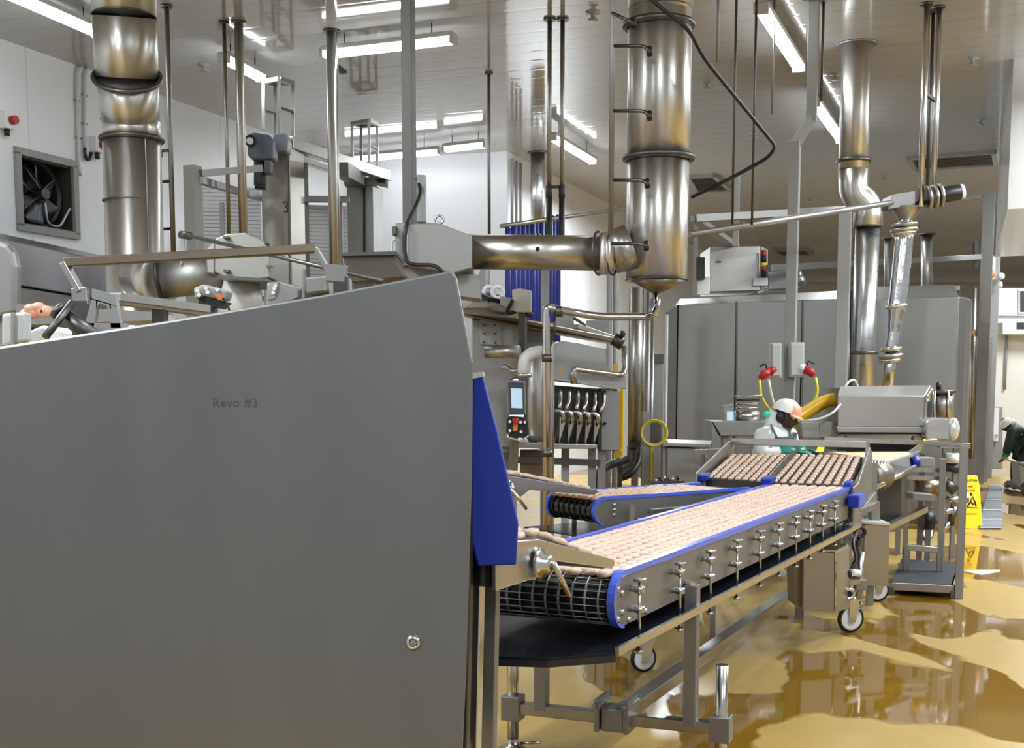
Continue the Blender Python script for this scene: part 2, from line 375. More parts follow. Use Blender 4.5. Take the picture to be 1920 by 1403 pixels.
for i in range(6):
    a = i*math.pi/3+.35; e = wl*math.cos(a)+Z*math.sin(a); tdir = -wl*math.sin(a)+Z*math.cos(a); rows = []
    for k in range(6):
        r = R*(.22+.72*k/5); wdt = R*(.13+.2*(k/5)); rows.append([cc+e*r+tdir*(wdt*u)+wn*(.07*u) for u in (-1, -.3, .4, 1)])
    b = make('blade', M().grid(rows), mat('fan_blade', (.16, .17, .19, 1), .3, .5) if i else bpy.data.materials.get('fan_blade') or mat('fan_blade', (.16, .17, .19, 1), .3, .5), t)
    q = b.modifiers.new('thick', 'SOLIDIFY'); q.thickness = .008
make('motor', M().cyl(cc-wn*.05, cc+wn*.17, R*.2, 20), DARKST, t, .01)
m = M()
for k in range(4):
    a = k*math.pi/2+.6; e = wl*math.cos(a)+Z*math.sin(a); m.cyl(cc+wn*.13, cc+e*R*1.04+wn*.05, .012, 8)
make('motor_bracket', m, DARKST, t)
make('cable', M().tube(fillet([cc+wn*.15-Z*.1, wp(cs+R*.5, cz-R*.9, -.1), wp(cs+R*.9, cz-R*1.0, -.05), wp(s1-.08, cz-.1, .01)], .15), .012, 8), LGREY, t)
# ---------------------------------------------------------------- wall conduits and isolators
def onwall(x, y, d=.03): return onplane(x, y, W0+wn*d, wn)
def conduit(pts, label, r=.02):
    t = thing('conduit_pipe', label, 'conduit'); q = [onwall(x, y) for x, y in pts]
    make('pipe', M().tube(fillet(q, .08), r, 8), LGREY, t)
    for f in (.3, .7):
        c = q[1]*(1-f)+q[2]*f; make('clip', M().cyl(c-wl*.045, c+wl*.045, .014, 6), GREYP, t)
conduit([(150, 124), (143, 136), (148, 310), (150, 330)], 'left of two thin conduits coming down the white wall beside the fan')
conduit([(166, 126), (158, 138), (159, 272), (159, 276)], 'right of two thin conduits, ending in a black cable loop')
def isolator(px, py, label, loop=None):
    t = thing('isolator_switch', label, 'switch', 'wall isolator switches'); c = onwall(px, py, 0)
    make('housing', M().obox(c-wl*.07-Z*.09, wl*.14, Z*.18, wn*.10), WHITE, t, .01)
    make('rotary_knob', M().cyl(c+wn*.10+wl*.02, c+wn*.16+wl*.02, .045, 16), RED, t)
    make('gland', M().cyl(c-Z*.09+wn*.05, c-Z*.16+wn*.05, .03, 10), BLACK, t)
    if loop: make('cable', M().tube(fillet([onwall(*p, .04) for p in loop], .12), .02, 8), BLACK, t)
isolator(175, 272, 'white isolator switch with red knob and cable loop right of the fan', [(159, 278), (159, 290), (163, 300), (169, 298), (171, 286)])
isolator(5, 226, 'white isolator switch with red knob high at the left picture edge')
# ---------------------------------------------------------------- the long belt conveyor in front
BZ = .95
def flat(v): return Vector((v.x, v.y, 0))
N0, R0 = G(1142, 1078, BZ), G(1592, 913, BZ)
U = flat(R0-N0).normalized(); V = Vector((-U.y, U.x, 0)); LEN = flat(R0-N0).length; WID = .52
def cb(s, v, z): return flat(N0)+U*s+V*v+Z*z            # s along the belt, v across (0 = near side), z height
def knob_set(m_rod, c, h, out):
    m_rod.cyl(c+out*.035+Z*.035, c+out*.035-Z*h, .009, 10)
def caster(t, base, top, turn, r=.075, mats=None):
    """wheel on a fork; base = floor contact, fork hangs from top"""
    d = Vector((math.cos(turn), math.sin(turn), 0)); s = Vector((-d.y, d.x, 0)); c = base+Z*r
    w_ = make('caster_wheel', M().lathe(c-s*.016, s, [(r*.82, 0), (r*.97, .002), (r, .008), (r, .024), (r*.97, .03), (r*.82, .032)], 28), BLACK, t)
    make('wheel_disc', M().lathe(c-s*.012, s, [(0, -.006), (.02, -.006), (.022, 0), (r*.62, .004), (r*.80, -.003), (r*.83, .003), (r*.83, .021), (r*.8, .027), (r*.62, .02), (.022, .026), (.02, .03), (0, .03)], 24), WHITE, w_)
    m = M()
    for k in (-1, 1): m.prism([c+s*k*.026+d*.02-Z*.02, c+s*k*.026-d*.02-Z*.02, c+s*k*.026+d*(-.055)+Z*(r+.03), c+s*k*.026+d*.0+Z*(r+.03)+d*.03], s*k*.005)
    m.cyl(c-s*.034, c+s*.034, .011, 10); m.box(c-d*.015+Z*(r+.033), (.09, .075, .01), Matrix.Rotation(turn, 3, 'Z'))
    m.lathe(c-d*.015+Z*(r+.036), Z, [(.035, 0), (.035, .02), (.02, .026), (0, .026)], 16)
    m.cyl(c-d*.015+Z*(r+.05), Vector(((c-d*.015).x, (c-d*.015).y, top)), .016, 12)
    make('caster_fork', m, SHINY, t)
def side_outline(h, r, L, off, n=10):
    """side plate profile with one round nose, (s, z) pairs"""
    out = [(r-(r+off)*math.sin(math.pi*k/n), BZ-r+(r+off)*math.cos(math.pi*k/n)) for k in range(n+1)]
    return out+[(L, BZ-h-off), (L, BZ+off)]
conv = thing('belt_conveyor', 'long straight belt conveyor with blue edge strips carrying raw patties away', 'conveyor')
H = .215; RN = H/2
for nm, v0, vd in (('side_plate', 0, -.014), ('side_plate', WID, .014)):
    p = make(nm, M().prism([cb(s, v0, z) for s, z in side_outline(H, RN, LEN, -.012)], V*vd), DULL, conv)
    for s, z in ((.06, .87), (.06, .80), (.015, .89), (.02, .78), (.13, .76), (.30, .765)):
        m = M(); c = cb(s+.03, v0+vd, z); m.lathe(c, V*(1 if vd > 0 else -1), [(.012, 0), (.012, .006), (.007, .01), (0, .01)], 10); make('bolt', m, STEELH, p)
    # blue wear strip along the top and round the nose
    pts = side_outline(H, RN, LEN, 0); k = len(pts)
    path = [pts[-1]]+pts[:-2]; rows = []
    for i, (s, z) in enumerate(path):
        if i in (0,): inn = (s, z-.018)
        else:
            dx, dz = s-RN, z-(BZ-RN); l = math.hypot(dx, dz); inn = (s-dx/l*.018, z-dz/l*.018)
        o_ = -1 if vd < 0 else 1; b_ = v0-o_*.010; e_ = v0+o_*.020
        rows.append([cb(s, b_, z+.004), cb(s, e_, z+.004), cb(*[inn[0]], e_, inn[1]), cb(inn[0], b_, inn[1]), cb(s, b_, z+.004)])
    make('blue_edge_strip', M().grid(rows, False), BLUEB, conv)
# belt: top run, nose and return, with wire rungs shown by its material
BELT = mat('wire_belt', (.10, .10, .10, 1), .35, .8)
def wire(m, d, pitch):
    nt = m.node_tree; b = nt.nodes['Principled BSDF']; tc = nt.nodes.new('ShaderNodeTexCoord')
    dt = nt.nodes.new('ShaderNodeVectorMath'); dt.operation = 'DOT_PRODUCT'; dt.inputs[1].default_value = d; nt.links.new(tc.outputs['Object'], dt.inputs[0])
    pp = nt.nodes.new('ShaderNodeMath'); pp.operation = 'PINGPONG'; pp.inputs[1].default_value = pitch/2; nt.links.new(dt.outputs['Value'], pp.inputs[0])
    mr = nt.nodes.new('ShaderNodeMapRange'); mr.inputs['From Max'].default_value = pitch*.22; nt.links.new(pp.outputs[0], mr.inputs['Value'])
    mx = nt.nodes.new('ShaderNodeMix'); mx.data_type = 'RGBA'; mx.inputs['A'].default_value = (.22, .22, .21, 1); mx.inputs['B'].default_value = (.04, .04, .045, 1)
    nt.links.new(mr.outputs[0], mx.inputs['Factor']); nt.links.new(mx.outputs['Result'], b.inputs['Base Color'])
wire(BELT, U, .022)
TOPZ = BZ-.02; rn = RN-.02
prof = [(LEN, TOPZ)]+[(RN-rn*math.sin(math.pi*k/12), BZ-RN+rn*math.cos(math.pi*k/12)) for k in range(13)]+[(LEN, BZ-RN-rn)]
make('belt', M().grid([[cb(s, .02, z), cb(s, WID-.02, z)] for s, z in prof]), BELT, conv)
dr = make('end_roller', M().cyl(cb(RN, .02, BZ-RN), cb(RN, WID-.02, BZ-RN), rn-.006, 24), DARKST, conv)
m = M()
for k in range(9):
    v = .05+.42*k/8; m.ring(cb(RN, v, BZ-RN), V, rn+.004, .005, 28, 6)
make('drive_ring', m, DULL, dr)
m = M()
for k in range(12):
    a = math.pi*(k/11); s, z = RN-(rn+.007)*math.sin(a), BZ-RN+(rn+.007)*math.cos(a); m.cyl(cb(s, .02, z), cb(s, WID-.02, z), .0022, 6)
make('belt_rung', m, DULL, conv)
# drip tray below
TZ = .688
m = M(); m.prism([cb(s, v, TZ) for s, v in ((-.12, -.075), (LEN, -.075), (LEN, WID+.06), (-.30, WID+.12), (-.42, WID+.10), (-.42, WID-.05), (-.30, .1))], Z*.008)
tray = make('drip_tray', m, BLACKG, conv)
m = M(); m.bar(cb(-.12, -.08, TZ+.012), cb(LEN, -.08, TZ+.012), .016, .03); make('tray_rim', m, SHINY, tray)
m = M(); m.obox(cb(-.12, -.075, TZ-.025), cb(-.30, .1, TZ)-cb(-.12, -.075, TZ), Z*.035, U*.004); m.obox(cb(-.30, .1, TZ-.025), cb(-.42, WID-.05, TZ)-cb(-.30, .1, TZ), Z*.035, U*.004); m.obox(cb(-.42, WID-.05, TZ-.025), V*.15, Z*.035, U*.004)
make('tray_end', m, BLACKG, tray)
# height adjusters on the near plate
for px in (1185, 1262, 1320, 1371, 1415, 1451, 1483, 1510, 1534, 1557):
    # s where the near face meets this column
    lo, hi = 0, LEN
    for _ in range(40):
        md = (lo+hi)/2; q = cb(md, -.02, .88); sx = 960+F*q.x/(q.y*math.cos(PITCH)+(EYE-q.z)*math.sin(PITCH)); lo, hi = (md, hi) if sx < px else (lo, md)
    c = cb(lo, -.02, .875); out = -V; m = M()
    m.cyl(c+Z*.035-V*.03, c-Z*.235-V*.03, .0065, 8)
    for dz in (.0, -.075):
        m.cyl(c+Z*(dz-.012)-V*.03, c+Z*(dz+.012)-V*.03, .020, 14); m.cyl(c+Z*(dz+.0)+V*.015, c+Z*dz-V*.03, .012, 10)
    m.cyl(c+Z*.03-V*.03, c+Z*.042-V*.03, .024, 14); m.cyl(c-Z*.24-V*.03, c-Z*.228-V*.03, .018, 8)
    make('height_adjuster', m, STEELH, conv)
# stand: H frame on the floor
ca, cbp = G(1352, 1366, .20), G(962, 1326, .20); cv = flat(cbp-ca).normalized(); ca, cbp = flat(ca)+Z*.20, flat(cbp)+Z*.20
make('cross_bar', M().bar(ca, cbp, .055, .05), STEELH, conv, .004)
for q, zt, ft in ((ca, .47, False), (cbp, TZ, True)):
    foot = make('foot_post', M().cyl(q-Z*.18, Vector((q.x, q.y, zt)), .026, 18), SHINY, conv)
    make('clamp_block', M().box(q, (.085, .085, .11), Matrix.Rotation(math.atan2(cv.y, cv.x), 3, 'Z')), DULL, foot, .004)
    make('foot_pad', M().lathe(Vector((q.x, q.y, 0)), Z, [(.0, .001), (.06, .001), (.06, .014), (.035, .028), (.026, .034), (.026, .06)], 24), SHINY, foot)
    make('foot_lever', M().cyl(Vector((q.x+.03, q.y, .035)), Vector((q.x+.125, q.y-.02, .045)), .007, 8), SHINY, foot)
def along(q0, f): return q0+(cbp-ca)*f
l1, l2 = along(ca, .14), along(ca, .855)
m = M().bar(l1+Z*.0, Vector((l1.x, l1.y, .80)), .06, .055, cv); make('leg', m, DULL, conv, .004)
make('bracket', M().bar(Vector((l1.x, l1.y, .80)), cb((flat(l1)-flat(N0)).dot(U)-.02, -.03, .81), .05, .02), SHINY, conv, .003)
make('leg', M().bar(l2, Vector((l2.x, l2.y, TZ)), .06, .055, cv), DULL, conv, .004)
lb0 = along(ca, .49); lb1 = G(1482, 1112, .20); lb1 = flat(lb1)+Z*.20
make('floor_rail', M().bar(lb0+U*.03, lb1, .075, .06), STEELH, conv, .004)
m = M().box(lb0, (.10, .11, .10), Matrix.Rotation(math.atan2(cv.y, cv.x), 3, 'Z')); cl = make('rail_clamp', m, DULL, conv, .005)
m = M()
for k in (-1, 1): m.box(lb0+cv*(.065*k)+Z*.02, (.022, .15, .14), Matrix.Rotation(math.atan2(cv.y, cv.x), 3, 'Z')); m.cyl(lb0+cv*.065*k+Z*.065-U*.09, lb0+cv*.065*k+Z*.065+U*.09, .012, 10)
make('clamp_jaw', m, DULL, cl, .003)
# far stand posts at the box end
for px, py in ((1500, 1105),):
    q = G(px, py, .2); make('leg', M().bar(Vector((q.x, q.y, .0)), Vector((q.x, q.y, TZ)), .05), DULL, conv)
# ---------------------------------------------------------------- second (left) belt conveyor, meeting the first in a V
A2, B2 = G(1110, 934, BZ), G(1452, 911, BZ)
U2 = flat(B2-A2).normalized(); V2 = Vector((-U2.y, U2.x, 0)); L2 = flat(B2-A2).length-.24; W2_ = .46
def c2(s, v, z): return flat(A2)+U2*s+V2*v+Z*z
con2 = thing('belt_conveyor', 'shorter belt conveyor with a round blue nose, angled behind the long one', 'conveyor')
H2 = .17; R2 = H2/2
def nose(H_, off, L, n=10):
    r = H_/2; return [(r-(r+off)*math.sin(math.pi*k/n), BZ-r+(r+off)*math.cos(math.pi*k/n)) for k in range(n+1)]+[(L, BZ-H_*.55-off), (L, BZ+off)]
for v0, vd in ((0, -.014), (W2_, .014)):
    p = make('side_plate', M().prism([c2(s, v0, z) for s, z in nose(H2, -.01, L2)], V2*vd), DULL, con2)
    if vd < 0:
        for s, z in ((.16, .90), (.16, .87), (.16, .84)): make('bolt', M().lathe(c2(s, vd, z), -V2, [(.010, 0), (.010, .006), (0, .008)], 8), STEELH, p)
    path = nose(H2, 0, L2); path = [path[-1]]+path[:-2]; rows = []
    for i, (s, z) in enumerate(path):
        if i == 0: inn = (s, z-.016)
        else:
            dx, dz = s-R2, z-(BZ-R2); l = math.hypot(dx, dz); inn = (s-dx/l*.016, z-dz/l*.016)
        e_ = v0+vd*1.3; b_ = v0-vd*.7; rows.append([c2(s, b_, z+.003), c2(s, e_, z+.003), c2(inn[0], e_, inn[1]), c2(inn[0], b_, inn[1]), c2(s, b_, z+.003)])
    make('blue_edge_strip', M().grid(rows, False), BLUEB, con2)
prof = [(L2, TOPZ)]+[(R2-(R2-.02)*math.sin(math.pi*k/10), BZ-R2+(R2-.02)*math.cos(math.pi*k/10)) for k in range(11)]+[(L2, BZ-.10)]
BELT2 = mat('wire_belt_dark', (.10, .10, .10, 1), .35, .8); wire(BELT2, U2, .022)
make('belt', M().grid([[c2(s, .02, z), c2(s, W2_-.02, z)] for s, z in prof]), BELT2, con2)
dr = make('end_roller', M().cyl(c2(R2, .015, BZ-R2), c2(R2, W2_-.02, BZ-R2), R2-.026, 24), DARKST, con2)
m = M()
for k in range(8): m.ring(c2(R2, .04+.38*k/7, BZ-R2), V2, R2-.014, .005, 24, 6)
make('drive_ring', m, DARKST, dr)
make('drip_tray', M().prism([c2(-.1, -.1, .72), c2(L2*.5, -.1, .72), c2(L2*.6, W2_+.1, .72), c2(-.1, W2_+.1, .72)], Z*.01), BLACKG, con2)
make('tray_rim', M().bar(c2(.35, -.12, .86), c2(L2*.66, -.12, .86), .05, .03), STEELH, con2, .004)
for s in (.26, .95): make('leg', M().bar(c2(s, -.06, 0), c2(s, -.06, .90), .03), DULL, con2); make('leg', M().bar(c2(s, W2_+.05, 0), c2(s, W2_+.05, .90), .03), DULL, con2)
q = G(1206, 1260, 0); caster(con2, q, .73, math.radians(200), .078)
# ---------------------------------------------------------------- outfeed arms that feed the two belts
def outfeed(fn, s_in, s_out, w, zt, label, lever=True, hub_s=0):
    t = thing('outfeed_conveyor', label, 'conveyor')
    a, b, c = s_in, s_in+(s_out-s_in)*.42, s_out; lo = zt-.09
    pr = [(a, zt+.03), (a+.10, zt+.045), (b-.1, zt+.03), (c-.02, BZ+.05), (c, BZ+.035), (c-.03, BZ+.018), (b+.02, lo+.035), (b-.04, lo), (a, lo)]
    for v0, vd in ((-.005, -.016), (w+.005, .016)):
        make('side_plate', M().prism([fn(s, v0, z) for s, z in pr], (fn(0, vd, 0)-fn(0, 0, 0))), STEELH, t, .003)
    make('belt', M().prism([fn(s, 0, z) for s, z in [(a, zt+.01), (a+.07, zt+.032), (b, zt+.02), (c-.04, BZ+.04), (c-.06, BZ+.02), (b, lo+.04), (a, lo+.01)]], fn(0, w, 0)-fn(0, 0, 0)), BELT2, t)
    if lever:
        q = fn(hub_s, -.03, zt-.045); d = (fn(0, -1, 0)-fn(0, 0, 0))
        hub = make('lever_hub', M().lathe(q, d, [(.048, 0), (.048, .012), (.03, .02), (.03, .035), (.016, .04), (0, .04)], 24), SHINY, t)
        make('lever_handle', M().tube([q+d*.03, q+d*.05, q+d*.06+(fn(.09, 0, 0)-fn(0, 0, 0))-Z*.11], [.012, .012, .009], 10), SHINY, hub)
        m = M(); m.lathe(fn(b-.13, -.02, zt-.002), d, [(.012, 0), (.012, .008), (0, .01)], 10); make('bolt', m, SHINY, t)
    return t, (a, b, c)
of1 = outfeed(lambda s, v, z: cb(s, v+.02, z), -.88, .06, WID-.04, 1.115, 'grey wedge shaped outfeed plate with a lever, under the blue guard', True, -.60)
of2_leg = M().bar(c2(-.5, W2_/2, 0), c2(-.5, W2_/2, .98), .06)
of2 = outfeed(lambda s, v, z: c2(s, v+.02, z), -.86, .05, W2_-.04, 1.075, 'second outfeed arm, sloping down to the round blue nose of the shorter belt', True, -.62)
make('leg', of2_leg, DULL, of2[0])
# ---------------------------------------------------------------- inclined double belt
KL, KM, KR = G(1323, 898, BZ), G(1443, 907, BZ), G(1592, 913, BZ)
TL, TM, TR = P(1372, 855, KL.y+.52), P(1490, 855, KM.y+.50), P(1617, 858, KR.y+.55)
inc = thing('incline_conveyor', 'double width sloping black belt with rows of white patties, rising from both conveyors', 'conveyor')
BELT3 = mat('black_belt', lin(46, 46, 48), .45); IU = flat(TM-KM).normalized(); IV = Vector((-IU.y, IU.x, 0)); dn = Z*.03
for a, b, c, d in ((KL, KM, TM, TL), (KM, KR, TR, TM)):
    make('belt', M().prism([a, b, c, d], -Z*.05), BELT3, inc)
make('divider_bar', M().bar(KM+Z*.02, TM+Z*.02, .03, .035), DARKST, inc)
make('divider_end', M().bar(KM+Z*.02-IU*.09, KM+Z*.03+IU*.03, .075, .05), BLUE, inc, .01)
make('belt_end_block', M().bar(KR+Z*.01-IU*.05, KR+Z*.02+IU*.04, .05, .05), BLUE, inc, .01)
make('belt_end_block', M().bar(KL+Z*.01-IU*.08, KL+Z*.02+IU*.04, .06, .05), BLUE, inc, .01)
o_ = -IV*.03
make('side_plate', M().prism([KR+o_-Z*.24-IU*.05, KR+o_+Z*.0-IU*.05, KR+o_+Z*.02+IU*.06, TR+o_+Z*.055, TR+o_+IU*.05+Z*.07, TR+o_+IU*.10+Z*.03, TR+o_+IU*.12-Z*.24], -IV*.015), DULL, inc, .003)
make('side_plate', M().prism([KL-o_*.6-Z*.15-IU*.12, KL-o_*.6+Z*.05-IU*.12, TL-o_*.6+Z*.11, TL-o_*.6+Z*.11+IU*.12, TL-o_*.6-Z*.15+IU*.12], IV*.015), STEEL, inc, .003)
h0, h1 = P(1374, 828, TL.y+.1), P(1628, 834, TR.y+.05)
make('guard_rail', M().bar(h0, h1, .05, .048), STEELH, inc, .004)
make('rail_post', M().bar(h0-Z*.02, TL+IU*.0+Z*.0-IV*(-.05), .05, .03), STEELH, inc, .003)
make('rail_post', M().prism([h1+IV*.015-Z*.17-IU*.03, h1+IV*.015+Z*.0-IU*.02, h1+IV*.015+Z*.03, h1+IV*.015+Z*.0+IU*.03, h1+IV*.015-Z*.17+IU*.06], -IV*.02), STEELH, inc, .003)
q = P(1606, 938, KR.y-.10); sb = make('drive_box', M().box(q, (.17, .075, .085), Matrix.Rotation(math.atan2(U.y, U.x), 3, 'Z')), BLUEB, inc, .008)
make('drive_cap', M().box(q-U*.10, (.03, .07, .08), Matrix.Rotation(math.atan2(U.y, U.x), 3, 'Z')), BLUE, sb, .006)
for a in (KL, KR, TL, TR+IU*.35):
    make('leg', M().bar(Vector((a.x, a.y, 0))-IV*.0, a-Z*.06, .045), DULL, inc)
make('frame_beam', M().bar(KR-Z*.27-IV*.01-U*.1, TR-Z*.30+IU*.3-IV*.01, .05, .07), DULL, inc, .004)
# ---------------------------------------------------------------- patties
def patty_mesh(a, b, c, rnd):
    m = M(); rows = []; nu = 12
    for k, (f, h) in enumerate(((.0, 0), (.9, 0), (1, .35), (.96, .75), (.78, 1), (.35, 1.04), (0, 1.03))):
        row = []
        for j in range(nu+1):
            t = 2*math.pi*j/nu; ct, st = math.cos(t), math.sin(t); e = .75
            w_ = 1+rnd.uniform(-.05, .05) if k in (2, 3, 4) and j < nu else 1
            x = math.copysign(abs(ct)**e, ct)*a*f*w_; y = math.copysign(abs(st)**e, st)*b*f*w_
            row.append(Vector((x, y, h*c+(rnd.uniform(-.0015, .0015) if 2 < k < 6 else 0))))
        row[-1] = row[0].copy(); rows.append(row)
    m.grid(rows); return m
rnd = random.Random(4)
pm = []
for k in range(4):
    o = make('patty', patty_mesh(.039, .0255, .021, rnd), MEAT); pm.append(o.data); bpy.data.objects.remove(o)
def spots_main():
    out = []; n = int(LEN/.085)
    for i in range(n):
        for j in range(8):
            s = .07+i*.085+rnd.uniform(-.004, .004)+(.03 if j % 2 else 0); out.append((cb(s, .045+j*.0615+rnd.uniform(-.003, .003), TOPZ+.001), math.atan2(U.y, U.x)+rnd.uniform(-.12, .12), 0))
    return out
sm = spots_main(); indiv = sm[:296]
for i, (p, r, _) in enumerate(indiv):
    o = bpy.data.objects.new('patty', pm[i % 4]); C.objects.link(o); o.location = p; o.rotation_euler = (rnd.uniform(-.04, .04), rnd.uniform(-.05, .05), r)
    o['label'] = 'pale raw patty in the rows on the near stretch of the long straight belt conveyor'; o['category'] = 'patty'; o['group'] = 'raw patties on the near stretch of the long belt'
    o['settled'] = 1
rest = [(p, U, V) for p, r, _ in sm[296:]]
for i in range(int(L2/.085)-2):
    for j in range(7): rest.append((c2(.06+i*.085+rnd.uniform(-.006, .006), .045+j*.0615, TOPZ+.001), U2, V2))
for a, b, c, d in ((KL, KM, TM, TL), (KM, KR, TR, TM)):
    nr, nc = 11, 9
    for i in range(nr):
        for j in range(nc):
            f, g = (i+.5)/nr, (j+.5)/nc; p = (a*(1-g)+b*g)*(1-f)+(d*(1-g)+c*g)*f
            e1 = (d-a).normalized(); rest.append((p+Z*.002, e1, IV*.999))
for fn, (a, b, c), w in ((cb, of1[1], WID), (c2, of2[1], W2_)):
    zt = 1.115 if fn is cb else 1.075
    for i in range(9):
        s = a+.02+(c-.05-a)*i/8.4; z = zt+.034 if s < b else zt+.022+(BZ+.045-zt-.022)*(s-b)/(c-.04-b)
        for j in range(7):
            sl = (BZ+.01-zt)/(c-b) if s > b else 0
            rest.append((fn(s, .05+j*.0625, z), (U if fn is cb else U2)+Z*sl, V if fn is cb else V2))
m = M()
for p, e1, e2 in rest:
    k_ = .8 if abs(e2.length-.999) < 1e-4 else 1; q = patty_mesh(.039 if k_ == 1 else .022, .0255 if k_ == 1 else .0205, .021 if k_ == 1 else .017, rnd); e1 = e1.normalized(); e2 = e2.normalized(); e3 = e1.cross(e2).normalized(); k = len(m.v); t_ = rnd.uniform(-.12, .12); f1, f2 = e1*math.cos(t_)+e2*math.sin(t_), e2*math.cos(t_)-e1*math.sin(t_)
    m.v += [p+f1*v.x+f2*v.y+e3*v.z for v in q.v]; m.f += [[k+i for i in f] for f in q.f]; m.s += q.s
o = single('patties', m, MEAT, 'remaining pale raw patties on the far belts, the slope and the outfeed arms', 'patties'); o['kind'] = 'stuff'
# ---------------------------------------------------------------- the big machine in the foreground
YF = 3.2
t = thing('forming_machine', 'huge grey steel machine filling the left foreground, with plain side panel and blue guard', 'machine')
outl = [(-90, 668), (0, 650), (300, 604), (600, 554), (848, 507), (856, 520), (886, 680), (884, 900), (874, 1250), (866, 1430), (860, 1560), (-90, 1560)]
panel = make('side_panel', M().pix(outl, YF, .035), PANEL, t, .006)
# writing on the panel
cu = bpy.data.curves.new('lettering', 'FONT'); cu.body = 'Revo #3'; cu.size = .036; cu.extrude = .0004; cu.space_character = 1.12
tmp = bpy.data.objects.new('lettering', cu); C.objects.link(tmp)
dg = bpy.context.evaluated_depsgraph_get(); me = bpy.data.meshes.new_from_object(tmp.evaluated_get(dg)); bpy.data.objects.remove(tmp)
xs = [v.co.x for v in me.vertices]; w_ = max(xs)-min(xs); a_, b_ = P(400, 763, YF), P(482, 763, YF); k = (b_.x-a_.x)/w_
me.transform(Matrix.Translation(a_+Vector((0, -.0008, 0))) @ Matrix.Rotation(math.pi/2, 4, 'X') @ Matrix.Scale(k, 4) @ Matrix.Translation((-min(xs), 0, 0)))
me.materials.clear(); me.materials.append(mat('faded_ink', lin(70, 68, 68), .6)); lo = bpy.data.objects.new('lettering', me); C.objects.link(lo); lo.parent = panel
q = P(775, 1205, YF)
bo = make('bolt', M().lathe(q, (0, -1, 0), [(.021, 0), (.021, .004), (.015, .010), (.011, .010), (.011, .004), (0, .004)], 24), SHINY, panel)
make('bolt_head', M().lathe(q+Vector((0, -.004, 0)), (0, -1, 0), [(.010, 0), (.010, .006), (0, .007)], 6, False), DULL, bo)
# body behind the panel, a little lower than its edge
body = [(-90, 700), (0, 690), (300, 650), (600, 600), (800, 560), (815, 700), (815, 1500), (-90, 1500)]
make('body', M().prism([P(x, y, YF+.036) for x, y in body], (0, .75, 0)), DARKST, t)
# blue guard at the outlet
g = [(886, 706), (905, 702), (930, 800), (972, 984), (968, 1060), (895, 1062), (882, 1010), (880, 800)]
make('blue_guard', M().prism([P(x, y, YF+.33) for x, y in g], (0, .10, 0)), BLUE, t, .006)
make('guard_bracket', M().prism([P(x, y, YF+.30) for x, y in [(876, 700), (886, 700), (886, 1064), (874, 1064)]], (0, .28, 0)), BLACK, t)
make('guard_trim', M().prism([P(x, y, YF+.325) for x, y in [(883, 700), (905, 697), (908, 706), (884, 711)]], (0, .11, 0)), LGREY, t)
for x, w_, y, mm in ((895, .042, YF+.45, SHINY), (925, .034, YF+.62, DULL), (874, .03, YF+.36, DARKST)):
    b = P(x, 1070, y); e = P(x-9, 1400, y); e = b+(e-b)*((b.z)/(b.z-e.z)); e.z = 0
    make('leg', M().bar(b+Z*.2, e, w_, .05, CR), mm, t, .004)
# bar handle above the machine
def bar_handle():
    m = M(); y0, y1 = 4.1, 4.3
    a, b = P(120, 493, y0), P(592, 466, y1); m.bar(a, b, .045, .03)
    m2 = M(); m3 = M(); m2.bar(a, P(152, 548, y0), .05, .02); m2.bar(P(150, 540, y0), P(153, 572, y0), .05, .035); m3.bar(b, P(620, 516, y1), .045, .02); m3.bar(P(612, 512, y1), P(650, 515, y1), .05, .06)
    return m, m2, m3
m, m2, m3 = bar_handle()
t = thing('guard_bar', 'long bronze toned bar with bent ends above the foreground machine', 'bar')
make('bar', m, BROWNST, t, .004); make('bent_end', m2, STEELH, t, .003); make('bent_end', m3, STEELH, t, .003)
for x, yy, y in ((152, 565, 4.1), (640, 520, 4.3)): q = P(x, yy, y); make('support_post', M().bar(Vector((q.x, y+.02, 0)), q, .05), DARKST, t)
# lever with a T grip, bracket and rails behind the panel edge
t = thing('tee_handle_lever', 'grey T shaped lever just above the sloping foreground panel, at left', 'lever')
make('lever_arm', M().tube([P(115, 587, 3.9), P(185, 640, 3.9)], [.026, .028], 16), DARKST, t); make('grip', M().cyl(P(136, 567, 3.9), P(85, 632, 3.8), .012, 10), DARKST, t); make('cap', M().cyl(P(106, 580, 3.9), P(114, 587, 3.9), .030, 16), DARKST, t)
t = thing('bracket_plate', 'light grey bracket plate with an arched cut-out beside the T shaped lever', 'bracket')
m = M(); y = 4.0
m.pix([(172, 541), (216, 553), (219, 575), (172, 562)], y, .03); m.pix([(172, 560), (183, 563), (176, 612), (158, 612)], y, .03); m.pix([(205, 570), (219, 574), (226, 615), (208, 615)], y, .03); m.pix([(180, 562), (208, 570), (208, 580), (200, 573), (186, 569), (180, 580)], y, .03)
make('plate', m, GREYP, t); make('foot', M().pix([(150, 606), (232, 606), (232, 625), (150, 630)], y, .05), GREYP, t); q = P(190, 628, y+.1); make('support_post', M().bar(Vector((q.x, q.y, 0)), q, .06), DARKST, t)
t = thing('machine_rail', 'pale rail with dark underside running behind the T shaped lever', 'rail')
make('rail', M().bar(P(215, 557, 4.5), P(385, 580, 4.9), .06, .03), STEELH, t, .003); q = P(300, 580, 4.7); make('support_post', M().bar(Vector((q.x, q.y, 0)), q, .05), DARKST, t); make('rail_underside', M().bar(P(215, 563, 4.5), P(385, 586, 4.9), .05, .03), BROWNST, t)
t = thing('infeed_hopper', 'pale stainless hopper pieces at the left picture edge, above the foreground panel', 'hopper')
